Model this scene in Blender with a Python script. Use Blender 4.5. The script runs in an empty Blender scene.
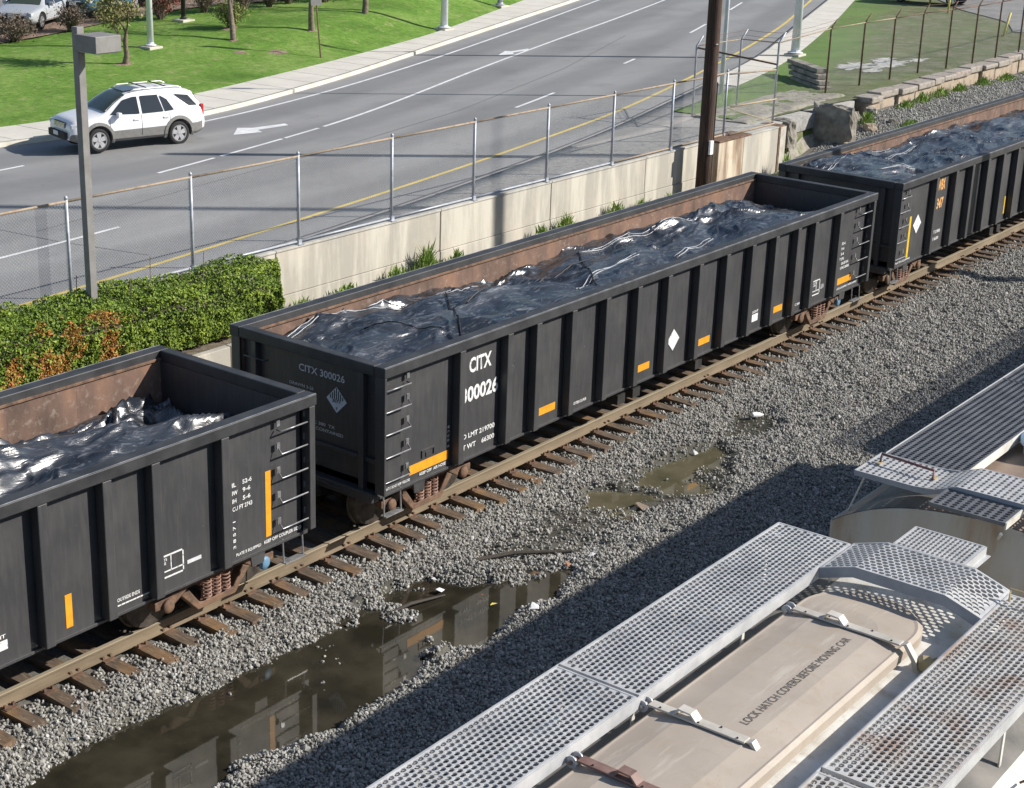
import bpy, bmesh, math, random
import numpy as np
from mathutils import Vector, Matrix
rnd = random.Random(7)
rng = np.random.default_rng(7)
scene = bpy.context.scene
C = scene.collection

# ------------------------------------------------------------------ camera
cam_d = bpy.data.cameras.new("camera"); cam = bpy.data.objects.new("camera", cam_d); C.objects.link(cam)
CP = (-16.546, -14.471, 10.298); YAW, PIT, ROL, FPX = 0.934952, 0.33441, 0.0347086, 1620.92
f_ = Vector((math.sin(YAW)*math.cos(PIT), math.cos(YAW)*math.cos(PIT), -math.sin(PIT)))
r_ = Vector((math.cos(YAW), -math.sin(YAW), 0)); u_ = r_.cross(f_)
r2 = r_*math.cos(ROL) + u_*math.sin(ROL); u2 = -r_*math.sin(ROL) + u_*math.cos(ROL)
m = Matrix((r2, u2, -f_)).transposed().to_4x4(); m.translation = Vector(CP)
cam.matrix_world = m
cam_d.sensor_width = 36; cam_d.lens = FPX/1024*36; cam_d.shift_y = -10/1024
cam_d.clip_start = 0.1; cam_d.clip_end = 3000
scene.camera = cam
scene.render.resolution_x = 1024; scene.render.resolution_y = 788

# ------------------------------------------------------------------ light
SUN_DIR = Vector((0.93, -1.23, 1.0)).normalized()          # towards the sun
EL = math.asin(SUN_DIR.z)
w = bpy.data.worlds.new("World"); scene.world = w; w.use_nodes = True
nt = w.node_tree; bg = nt.nodes["Background"]; sky = nt.nodes.new("ShaderNodeTexSky")
sky.sky_type = 'NISHITA'; sky.sun_disc = False; sky.sun_elevation = EL
sky.sun_rotation = math.atan2(SUN_DIR.x, SUN_DIR.y)
sky.air_density = 1.0; sky.dust_density = 0.7; sky.ozone_density = 1.5
nt.links.new(sky.outputs[0], bg.inputs[0]); bg.inputs[1].default_value = 0.088
sun_d = bpy.data.lights.new("sun", 'SUN'); sun = bpy.data.objects.new("sun", sun_d); C.objects.link(sun)
sun_d.energy = 4.9; sun_d.angle = math.radians(0.53); sun_d.color = (1.0, 0.95, 0.87)
sun.rotation_euler = SUN_DIR.to_track_quat('Z', 'Y').to_euler()
scene.view_settings.view_transform = 'Standard'; scene.view_settings.look = 'None'
scene.view_settings.exposure = 0.36; scene.view_settings.gamma = 1

# ------------------------------------------------------------------ material helpers
class NT:
    def __init__(s, name):
        s.m = bpy.data.materials.new(name); s.m.use_nodes = True
        s.t = s.m.node_tree; s.b = s.t.nodes["Principled BSDF"]; s.co = None
    def n(s, typ, **kw):
        x = s.t.nodes.new(typ)
        for k, v in kw.items(): setattr(x, k, v)
        return x
    def l(s, a, b): s.t.links.new(a, b)
    def coord(s, scale=(1, 1, 1), out='Object'):
        tc = s.n('ShaderNodeTexCoord'); mp = s.n('ShaderNodeMapping'); mp.inputs['Scale'].default_value = scale
        s.l(tc.outputs[out], mp.inputs[0]); return mp.outputs[0]
    def world(s, scale=(1, 1, 1)):
        g = s.n('ShaderNodeNewGeometry'); mp = s.n('ShaderNodeMapping'); mp.inputs['Scale'].default_value = scale
        s.l(g.outputs['Position'], mp.inputs[0]); return mp.outputs[0]
    def noise(s, co, scale, detail=5, rough=.55, dist=0):
        x = s.n('ShaderNodeTexNoise'); x.inputs['Scale'].default_value = scale; x.inputs['Detail'].default_value = detail
        x.inputs['Roughness'].default_value = rough; x.inputs['Distortion'].default_value = dist
        s.l(co, x.inputs['Vector']); return x.outputs['Fac']
    def ramp(s, fac, stops):
        x = s.n('ShaderNodeValToRGB'); cr = x.color_ramp
        while len(cr.elements) < len(stops): cr.elements.new(.5)
        for e, (p, c) in zip(cr.elements, stops):
            e.position = p; e.color = (c, c, c, 1) if isinstance(c, (int, float)) else (*c, 1)
        s.l(fac, x.inputs[0]); return x.outputs[0]
    def mix(s, fac, a, b, mode='MIX'):
        x = s.n('ShaderNodeMix', data_type='RGBA', blend_type=mode)
        for sock, v in ((x.inputs[0], fac), (x.inputs[6], a), (x.inputs[7], b)):
            if isinstance(v, (int, float)): sock.default_value = v
            elif isinstance(v, tuple): sock.default_value = (*v, 1)
            else: s.l(v, sock)
        return x.outputs[2]
    def bump(s, h, strength=.3, dist=.02):
        x = s.n('ShaderNodeBump'); x.inputs['Strength'].default_value = strength; x.inputs['Distance'].default_value = dist
        s.l(h, x.inputs['Height']); s.l(x.outputs[0], s.b.inputs['Normal']); return x
    def set(s, **kw):
        for k, v in kw.items():
            i = s.b.inputs[k.replace('_', ' ')]
            if isinstance(v, tuple): i.default_value = (*v, 1)
            elif isinstance(v, (int, float)): i.default_value = v
            else: s.l(v, i)
        return s
def rough_mat(name, c1, c2, scale=6, rough=.8, metal=0, bump=.2, bd=.01, c3=None, sp=.4, stretch=(1, 1, 1), spec=.5):
    a = NT(name); co = a.world(stretch); n1 = a.noise(co, scale, 6, .6)
    stops = [(.35, c1), (.65, c2)] if c3 is None else [(.3, c1), (.52, c2), (.7, c3)]
    a.set(Base_Color=a.ramp(n1, stops), Roughness=rough, Metallic=metal); a.b.inputs['Specular IOR Level'].default_value = spec
    if bump: a.bump(a.noise(co, scale*5, 4), bump, bd)
    return a.m
def flat_mat(name, c, rough=.6, metal=0, spec=.5):
    a = NT(name); co = a.world(); n = a.noise(co, 9, 4)
    d = tuple(x*.82 for x in c)
    a.set(Base_Color=a.ramp(n, [(.3, d), (.6, c)]), Roughness=rough, Metallic=metal); a.b.inputs['Specular IOR Level'].default_value = spec
    return a.m
M = {}
# black railcar paint: dusty, faded, semi-gloss
a = NT('black_car_paint'); co = a.world(); st = a.world((3, 3, .35))
n1 = a.noise(co, 1.1, 6, .6); n2 = a.noise(st, 6, 5, .65)
d = a.mix(a.ramp(n2, [(.45, 0.0), (.75, .6)]), (.034, .034, .037), (.072, .071, .069))
d = a.mix(a.ramp(n1, [(.5, 0.0), (.8, .5)]), d, (.07, .068, .065))
ru = a.noise(a.world((2.2, 2.2, .8)), 3.1, 7, .75); d = a.mix(a.ramp(ru, [(.66, 0.0), (.76, .55)]), d, (.13, .075, .05)); sp = a.noise(co, 14, 3, .7); d = a.mix(a.ramp(sp, [(.735, 0.0), (.76, .8)]), d, (.22, .22, .21))
a.set(Base_Color=d, Roughness=a.ramp(n1, [(.3, .50), (.7, .62)])); a.b.inputs['Specular IOR Level'].default_value = .95; a.bump(a.noise(a.world((1, 1, .6)), 1.6, 3), .35, .05); M['black'] = a.m
a = NT('rusty_inner_steel'); co = a.world(); st = a.world((1.2, 1.2, .5))
n1 = a.noise(st, 1.6, 7, .65); n2 = a.noise(co, 9, 5, .7)
d = a.ramp(n1, [(.3, (.085, .055, .042)), (.5, (.165, .102, .076)), (.68, (.27, .15, .095))])
d = a.mix(a.ramp(n2, [(.55, 0.0), (.8, .55)]), d, (.46, .39, .34))
a.set(Base_Color=d, Roughness=.8); a.bump(n2, .2, .02); M['rust_in'] = a.m
M['rung'] = rough_mat('worn_rung_steel', (.20, .20, .21), (.42, .42, .43), 9, .35, .5, 0); M['chord'] = rough_mat('dusty_black_chord', (.022, .022, .025), (.05, .05, .053), 2, .55, 0, .08, spec=.6); M['lip'] = rough_mat('worn_chord_glint', (.16, .16, .17), (.5, .5, .5), 4, .45, .2, 0)  # lip: worn chord edge, with its bright glint painted in paler
M['pale_gravel'] = rough_mat('pale_gravel', (.34, .33, .30), (.62, .61, .57), 7, .95, 0, .5, .03)
M['dirt'] = rough_mat('stony_dirt', (.17, .16, .13), (.34, .31, .26), 2.5, .95, 0, .6, .05, c3=(.14, .17, .07))
M['rust'] = rough_mat('rusty_steel', (.09, .055, .04), (.22, .13, .08), 8, .8, 0, .3)
M['spring'] = rough_mat('rusty_spring', (.20, .11, .085), (.33, .2, .15), 12, .7, 0, .2)
M['rail_side'] = rough_mat('rail_rust', (.15, .115, .075), (.25, .195, .13), 2.5, .7, 0, .15, stretch=(.3, 1, 1))
M['rail_top'] = rough_mat('rail_head', (.25, .21, .15), (.34, .29, .21), 2, .75, 0, .05, stretch=(.2, 4, 1), spec=.25)
M['wheel'] = rough_mat('dark_wheel_steel', (.05, .045, .042), (.15, .13, .11), 5, .42, .5, .1)
M['dark'] = rough_mat('dark_underframe', (.012, .012, .013), (.035, .032, .03), 5, .7)
M['bare'] = rough_mat('worn_steel', (.30, .30, .31), (.5, .5, .5), 10, .45, .6, .1)
M['galv'] = rough_mat('galvanised_steel', (.36, .38, .42), (.52, .54, .58), 7, .5, .25, .05)
M['wire'] = rough_mat('dull_fence_wire', (.30, .305, .31), (.40, .405, .41), 3, .7, .1, 0)
M['orange_rail'] = rough_mat('rusty_fence_rail', (.22, .15, .10), (.36, .29, .21), 5, .75, 0, .1, c3=(.29, .18, .11))
M['stripe'] = flat_mat('orange_reflective_sheet', (.90, .38, .025), .45)
M['yellow_stripe'] = flat_mat('yellow_reflective_sheet', (.85, .55, .03), .45)
a = NT('white_lettering'); n1 = a.noise(a.world(), 22, 5, .75); a.set(Base_Color=a.ramp(n1, [(.32, (.25, .25, .25)), (.43, (.72, .72, .71)), (.6, (.82, .82, .81))]), Roughness=.65); M['white_letter'] = a.m
M['grey_letter'] = flat_mat('grey_lettering', (.68, .68, .70), .6)
M['orange_letter'] = flat_mat('orange_lettering', (.85, .45, .16), .6)
M['black_letter'] = flat_mat('black_stencil', (.10, .095, .09), .8)
M['placard'] = flat_mat('placard_white', (.72, .78, .86), .5)
M['blackflat'] = flat_mat('black_print', (.01, .01, .012), .6)
# tarps
def tarp_mat(name, dust):
    a = NT(name); co = a.world(); st = a.world((.32, 1.5, 1)); n1 = a.noise(st, 1.1, 6, .62, 1.0); n2 = a.noise(a.world((.5, 3.0, 1)), 2.0, 5, .6, 1.6); n4 = a.noise(a.world((.8, 2.4, 1)), 2.4, 8, .72, 2.2)
    c = a.mix(a.ramp(n1, [(.38, 0.0), (.72, dust)]), (.008, .009, .011), (.07, .076, .09)); c = a.mix(a.ramp(n4, [(.53, 0.0), (.66, .45), (.74, .8)]), c, (.34, .36, .39))
    a.set(Base_Color=c, Roughness=a.ramp(n1, [(.3, .20), (.75, .38)])); a.b.inputs['IOR'].default_value = 1.7
    a.b.inputs['Specular IOR Level'].default_value = .8
    a.bump(n2, .45, .05); return a.m
M['tarp'] = tarp_mat('black_plastic_sheet', .65)
M['fold_glint'] = rough_mat('painted_fold_glint', (.10, .11, .13), (.55, .57, .6), 3, .3, 0, .1)  # pale colour paints the glints along the sheet folds
# concrete wall with vertical streaks
def concrete(name, base, dark, streak):
    a = NT(name); co = a.world(); st = a.world((1.0, 1.0, .14)); n1 = a.noise(st, 1.7, 7, .66); n2 = a.noise(co, 1.3, 6, .6); n3 = a.noise(co, 25, 4)
    d = a.mix(a.ramp(n1, [(.40, 0.0), (.56, .85)]), base, dark)
    d = a.mix(a.ramp(n2, [(.5, 0.0), (.72, .5)]), d, streak)
    st2 = a.world((3.2, 3.2, .1)); d = a.mix(a.ramp(a.noise(st2, 3, 5, .7), [(.60, 0.0), (.70, .25)]), d, tuple(min(1, x*1.25) for x in base))
    a.set(Base_Color=d, Roughness=.9); a.bump(n3, .2, .01); return a.m
M['concrete'] = concrete('stained_concrete', (.58, .545, .465), (.37, .345, .30), (.55, .48, .39))
M['coping'] = concrete('concrete_coping', (.52, .50, .45), (.36, .35, .32), (.44, .40, .34))
M['rustconc'] = concrete('rust_stained_concrete', (.66, .58, .45), (.20, .115, .07), (.36, .22, .12))
M['stone'] = rough_mat('old_masonry', (.17, .155, .13), (.36, .33, .28), 3, .9, 0, .5, .03)
M['ledge'] = rough_mat('ledge_masonry', (.22, .19, .155), (.42, .33, .24), 2.2, .9, 0, .5, .03, c3=(.40, .37, .33))
M['ledge_top'] = rough_mat('ledge_cap_stone', (.17, .135, .11), (.36, .33, .29), 3.6, .9, 0, .6, .04, c3=(.26, .17, .13))
# asphalt
a = NT('road_asphalt'); co = a.world(); big = a.world((.12, .5, 1)); n1 = a.noise(big, 1.2, 6, .6); n2 = a.noise(co, 40, 4, .8); n3 = a.noise(co, .35, 5, .6)
d = a.ramp(n1, [(.3, (.235, .231, .227)), (.7, (.30, .295, .29))]); d = a.mix(a.ramp(n2, [(.4, 0.0), (.7, .35)]), d, (.27, .27, .275))
d = a.mix(a.ramp(n3, [(.52, 0.0), (.7, .35)]), d, (.145, .145, .152)); at = a.n('ShaderNodeAttribute', attribute_name='lane'); d = a.mix(a.ramp(at.outputs['Fac'], [(.25, 0.0), (.8, .38)]), d, (.12, .12, .125)); d = a.mix(a.ramp(a.noise(co, 1.6, 7, .75), [(.60, 0.0), (.70, .35)]), d, (.11, .11, .112)); a.set(Base_Color=d, Roughness=.85); a.bump(n2, .2, .01); M['road'] = a.m
a = NT('patchy_asphalt'); co = a.world(); n1 = a.noise(co, .5, 6, .65); n2 = a.noise(co, 5, 9, .9)
d = a.ramp(n1, [(.3, (.15, .148, .145)), (.55, (.22, .217, .21)), (.7, (.32, .31, .29))]); d = a.mix(a.ramp(n2, [(.40, 0.0), (.58, .8)]), d, (.40, .385, .36)); d = a.mix(a.ramp(a.noise(co, 3.2, 5, .7), [(.55, 0.0), (.66, .6)]), d, (.11, .11, .11))
a.set(Base_Color=d, Roughness=.9); a.bump(n2, .4, .02); M['patchy'] = a.m
M['seal'] = flat_mat('crack_sealant', (.16, .16, .16), .7)
a = NT('sidewalk_concrete'); co = a.world(); n1 = a.noise(co, .8, 6, .6); n2 = a.noise(co, 18, 5, .7)
d = a.ramp(n1, [(.3, (.58, .545, .48)), (.7, (.70, .66, .58))]); d = a.mix(a.ramp(n2, [(.5, 0.0), (.8, .4)]), d, (.33, .32, .30))
a.set(Base_Color=d, Roughness=.9); a.bump(n2, .15, .01); M['sidewalk'] = a.m
M['kerb'] = rough_mat('kerb_concrete', (.46, .43, .36), (.62, .59, .50), 2, .9)
M['paint_w'] = rough_mat('white_road_paint', (.62, .62, .62), (.80, .80, .80), 3, .7, 0, .1)
M['paint_y'] = rough_mat('yellow_road_paint', (.60, .44, .10), (.74, .56, .15), 2, .7, 0, .1)
def grass(name, a1, a2, a3, dirt, dirtamt):
    a = NT(name); co = a.world(); n1 = a.noise(co, .35, 6, .6); n2 = a.noise(co, 4, 10, .88); n3 = a.noise(co, 1.7, 6, .7)
    d = a.ramp(n1, [(.3, a1), (.5, a2), (.66, a3)]); d = a.mix(a.ramp(n2, [(.38, .7), (.6, 0.0)]), d, tuple(x*.42 for x in a1))
    d = a.mix(a.ramp(n3, [(.60-dirtamt, 0.0), (.74-dirtamt, .9)]), d, dirt)
    a.set(Base_Color=d, Roughness=.95); a.b.inputs['Specular IOR Level'].default_value = .15
    a.bump(n2, .7, .05); return a.m
M['grass'] = grass('mown_grass', (.10, .20, .032), (.175, .315, .055), (.25, .37, .09), (.32, .33, .14), .035)
_rg = grass('worn_grass', (.075, .12, .03), (.12, .17, .05), (.17, .20, .08), (.22, .19, .145), .10); M['rough_grass'] = _rg
a = NT('fading_grass'); co = a.world(); n1 = a.noise(co, .5, 6, .65); n2 = a.noise(co, 9, 6, .75); at = a.n('ShaderNodeAttribute', attribute_name='wear')
d1 = a.ramp(n1, [(.3, (.10, .20, .035)), (.6, (.17, .28, .06))]); d2 = a.ramp(a.noise(co, 1.1, 6, .7), [(.3, (.10, .13, .045)), (.5, (.16, .175, .08)), (.66, (.27, .25, .18))]); d = a.mix(at.outputs['Fac'], d1, d2)
d = a.mix(a.ramp(n2, [(.35, .45), (.7, 0.0)]), d, (.05, .06, .025)); a.set(Base_Color=d, Roughness=.95); a.bump(n2, .7, .05); M['fading'] = a.m
M['mulch'] = rough_mat('bark_mulch', (.17, .11, .08), (.33, .24, .18), 4, .95, 0, .6, .05)
M['lot'] = rough_mat('parking_asphalt', (.19, .185, .18), (.27, .26, .25), 1.2, .9, 0, .2)
M['soil'] = rough_mat('planter_soil', (.10, .075, .05), (.24, .20, .15), 9, .95, 0, .6, .03)
# ballast ground (under the stones), dark and wet in the low spots
a = NT('trackside_ground'); co = a.world(); n1 = a.noise(co, 18, 6, .8); n2 = a.noise(co, .9, 5, .6)
at = a.n('ShaderNodeAttribute', attribute_name='wet'); d = a.ramp(n1, [(.3, (.09, .085, .075)), (.6, (.20, .19, .165)), (.75, (.33, .31, .28))])
d = a.mix(a.ramp(n2, [(.5, 0.0), (.7, .4)]), d, (.2, .17, .13)); d = a.mix(at.outputs['Fac'], d, (.052, .050, .034))
a.set(Base_Color=d); rr = a.n('ShaderNodeMapRange'); a.l(at.outputs['Fac'], rr.inputs[0]); rr.inputs[3].default_value = .9; rr.inputs[4].default_value = .45
a.l(rr.outputs[0], a.b.inputs['Roughness']); a.bump(n1, .8, .03); M['ballast_ground'] = a.m
a = NT('ballast_stone'); oi = a.n('ShaderNodeObjectInfo'); co = a.coord((1, 1, 1)); n1 = a.noise(co, 20, 4)
d = a.ramp(oi.outputs['Random'], [(0, (.175, .172, .158)), (.25, (.275, .27, .25)), (.5, (.375, .368, .34)), (.75, (.31, .295, .26)), (.92, (.45, .44, .415)), (1, (.60, .59, .57))])
d = a.mix(a.ramp(n1, [(.4, 0.0), (.7, .35)]), d, (.24, .23, .21)); a.set(Base_Color=d, Roughness=.85); M['ballast'] = a.m
a = NT('muddy_water'); co = a.world(); a.set(Base_Color=(.034, .037, .019), Roughness=.035); a.b.inputs['IOR'].default_value = 1.5
n1 = a.noise(co, 1.2, 5); a.l(a.ramp(n1, [(.35, (.022, .020, .014)), (.7, (.060, .052, .035))]), a.b.inputs['Base Color']); a.bump(a.noise(a.world((1, 1, 1)), 5, 3), .035, .01); M['water'] = a.m
a = NT('silty_water'); co = a.world(); a.set(Base_Color=(.034, .037, .019), Roughness=.035); a.b.inputs['IOR'].default_value = 1.5
n1 = a.noise(co, 1.2, 5); a.l(a.ramp(n1, [(.35, (.075, .070, .042)), (.7, (.16, .14, .09))]), a.b.inputs['Base Color']); a.bump(a.noise(a.world((1, 1, 1)), 5, 3), .035, .01); M['silty'] = a.m
a = NT('weathered_tie'); co = a.coord((.8, 5, 1), 'Object'); wco = a.world((5, .7, 5)); n1 = a.noise(wco, 6, 6, .7); n2 = a.noise(a.world(), 2, 5)
d = a.ramp(n1, [(.3, (.05, .037, .03)), (.55, (.14, .10, .07)), (.72, (.27, .21, .155))]); d = a.mix(a.ramp(n2, [(.5, 0.0), (.7, .6)]), d, (.30, .165, .065))
a.set(Base_Color=d, Roughness=.85); a.bump(n1, .6, .02); M['tie'] = a.m
a = NT('utility_pole_wood'); wco = a.world((9, 9, .5)); n1 = a.noise(wco, 2.5, 7, .7)
a.set(Base_Color=a.ramp(n1, [(.3, (.022, .013, .010)), (.55, (.07, .04, .027)), (.72, (.15, .09, .06))]), Roughness=.85); a.bump(n1, .6, .03); M['pole_wood'] = a.m
M['lamp_paint'] = rough_mat('grey_lamp_paint', (.20, .19, .18), (.26, .25, .24), 3, .6)
M['white_pole'] = rough_mat('white_galvanised_pole', (.60, .63, .68), (.74, .77, .82), 2, .5, 0)
M['bark'] = rough_mat('tree_bark', (.12, .09, .07), (.26, .20, .16), 9, .9, 0, .5, .02)
def leaf_mat(name, stops, rough=.6, spec=.25):
    a = NT(name); at = a.n('ShaderNodeAttribute', attribute_name='tint')
    a.set(Base_Color=a.ramp(at.outputs['Fac'], stops), Roughness=rough); a.b.inputs['Specular IOR Level'].default_value = spec
    return a.m
M['hedge'] = leaf_mat('hedge_leaf', [(0, (.04, .075, .014)), (.35, (.15, .23, .032)), (.62, (.33, .41, .06)), (.70, (.38, .44, .09)), (.78, (.30, .14, .035)), (1, (.48, .19, .045))])
M['weed'] = leaf_mat('weed_leaf', [(0, (.13, .23, .04)), (.5, (.24, .38, .08)), (1, (.42, .45, .18))])
M['bud'] = leaf_mat('budding_leaf', [(0, (.13, .12, .05)), (.5, (.24, .21, .09)), (1, (.30, .31, .12))])
M['brown_shrub'] = leaf_mat('brown_shrub_leaf', [(0, (.07, .05, .04)), (.5, (.15, .115, .085)), (1, (.22, .18, .13))])
M['red_shrub'] = leaf_mat('red_shrub_leaf', [(0, (.14, .04, .035)), (.5, (.28, .10, .08)), (1, (.34, .18, .13))])
M['green_shrub'] = leaf_mat('green_shrub_leaf', [(0, (.10, .14, .03)), (.5, (.2, .25, .06)), (1, (.33, .32, .10))])
# hopper
a = NT('white_hopper_roof'); co = a.world(); n1 = a.noise(co, 1.6, 7, .65); n2 = a.noise(co, 8, 6, .7)
d = a.ramp(n1, [(.35, (.74, .73, .70)), (.52, (.62, .60, .55)), (.66, (.44, .39, .32))]); d = a.mix(a.ramp(n2, [(.54, 0.0), (.72, .6)]), d, (.38, .32, .25))
a.set(Base_Color=d, Roughness=.55); a.bump(n2, .08, .02); M['roof'] = a.m
a = NT('beige_hatch_cover'); co = a.world(); n1 = a.noise(co, 1.1, 6, .55); n2 = a.noise(co, 30, 4, .7)
d = a.ramp(n1, [(.35, (.36, .305, .255)), (.65, (.455, .39, .325))]); d = a.mix(a.ramp(a.noise(co, 3.5, 8, .75, .8), [(.50, 0.0), (.68, .55)]), d, (.36, .29, .21)); d = a.mix(a.ramp(a.noise(a.world((.5, 4, 1)), 2.2, 7, .7), [(.56, 0.0), (.68, .5)]), d, (.58, .53, .46)); d = a.mix(a.ramp(n2, [(.66, 0.0), (.74, .6)]), d, (.2, .16, .12)); a.set(Base_Color=d, Roughness=.62); M['hatch'] = a.m
M['brown_roof'] = rough_mat('brown_stained_roof', (.18, .125, .095), (.30, .22, .17), 1.3, .6, c3=(.38, .32, .26))
a = NT('rust_streaked_hopper_end'); st = a.world((1, 1.6, .35)); n1 = a.noise(st, 1.5, 7, .6); n2 = a.noise(a.world(), 6, 6, .7)
d = a.ramp(n1, [(.3, (.50, .50, .49)), (.5, (.44, .41, .36)), (.64, (.33, .24, .16))]); d = a.mix(a.ramp(n2, [(.62, 0.0), (.8, .6)]), d, (.16, .11, .08)); a.set(Base_Color=d, Roughness=.6); M['hopper_side'] = a.m
M['grate'] = rough_mat('galvanised_grating', (.40, .405, .415), (.56, .56, .56), 4, .5, .1, .05)
M['grate_rusty'] = rough_mat('rusty_grating', (.60, .60, .59), (.54, .51, .48), 2.2, .5, .15, .05, c3=(.36, .22, .15))
M['flange'] = rough_mat('dull_galvanised_flange', (.24, .26, .30), (.32, .34, .38), 4, .6, 0, .05); M['walk_shade'] = rough_mat('shade_under_walkway', (.10, .095, .09), (.22, .205, .185), 2.2, .75, 0, .1)  # second one: roof strip painted dark to stand for shade under walkways
M['grate_dark'] = rough_mat('dark_grating', (.10, .105, .12), (.15, .155, .17), 4, .6, .1, .05)
M['strap'] = rough_mat('hatch_strap', (.46, .42, .36), (.62, .58, .52), 4, .5, .1)
M['strap_rust'] = rough_mat('rusty_hatch_strap', (.16, .09, .075), (.27, .17, .14), 6, .6)
M['handrail'] = rough_mat('rusty_red_handrail', (.13, .05, .06), (.24, .12, .09), 10, .6)
M['tan'] = flat_mat('tan_bracket', (.46, .36, .2), .6)
M['hatch_blue'] = flat_mat('pale_blue_round_hatch', (.50, .66, .80), .4)
# vehicles
def carpaint(n, c, r=.25):
    a = NT(n); a.set(Base_Color=c, Roughness=r); a.b.inputs['Coat Weight'].default_value = .6; a.b.inputs['Coat Roughness'].default_value = .08; return a.m
M['suv_white'] = carpaint('white_car_paint', (.80, .80, .82)); M['clad'] = flat_mat('grey_cladding', (.20, .195, .185), .6)
M['glass'] = carpaint('dark_car_glass', (.018, .024, .03), .06); M['glass_s'] = carpaint('windscreen_glass', (.05, .065, .04), .05)
M['tyre'] = flat_mat('tyre_rubber', (.022, .022, .024), .85); M['rim'] = rough_mat('alloy_rim', (.6, .6, .62), (.75, .75, .77), 5, .3, .6, 0)
M['chrome'] = flat_mat('bright_trim', (.7, .7, .72), .2, .8); M['redlens'] = flat_mat('red_lamp_lens', (.55, .03, .03), .25); M['lens'] = flat_mat('headlamp_lens', (.55, .58, .62), .12)
M['silver'] = carpaint('silver_car_paint', (.42, .44, .46)); M['teal'] = carpaint('teal_car_paint', (.03, .22, .25)); M['navy'] = carpaint('navy_car_paint', (.015, .02, .075)); M['greycar'] = carpaint('grey_car_paint', (.16, .17, .19)); M['bluecar'] = carpaint('blue_car_paint', (.05, .16, .24))
M['yellow'] = flat_mat('yellow_post_paint', (.62, .52, .12), .6)
M['litter_w'] = flat_mat('white_litter', (.75, .75, .76), .4); M['litter_o'] = flat_mat('orange_litter', (.55, .27, .16), .6)
M['stick'] = flat_mat('wet_stick', (.06, .05, .04), .8); M['cardboard'] = flat_mat('brown_litter', (.25, .19, .14), .8)
M['platform'] = flat_mat('grey_blue_platform', (.16, .2, .24), .5)
M['blue_cap'] = flat_mat('blue_bearing_cap', (.14, .28, .42), .5)

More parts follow.
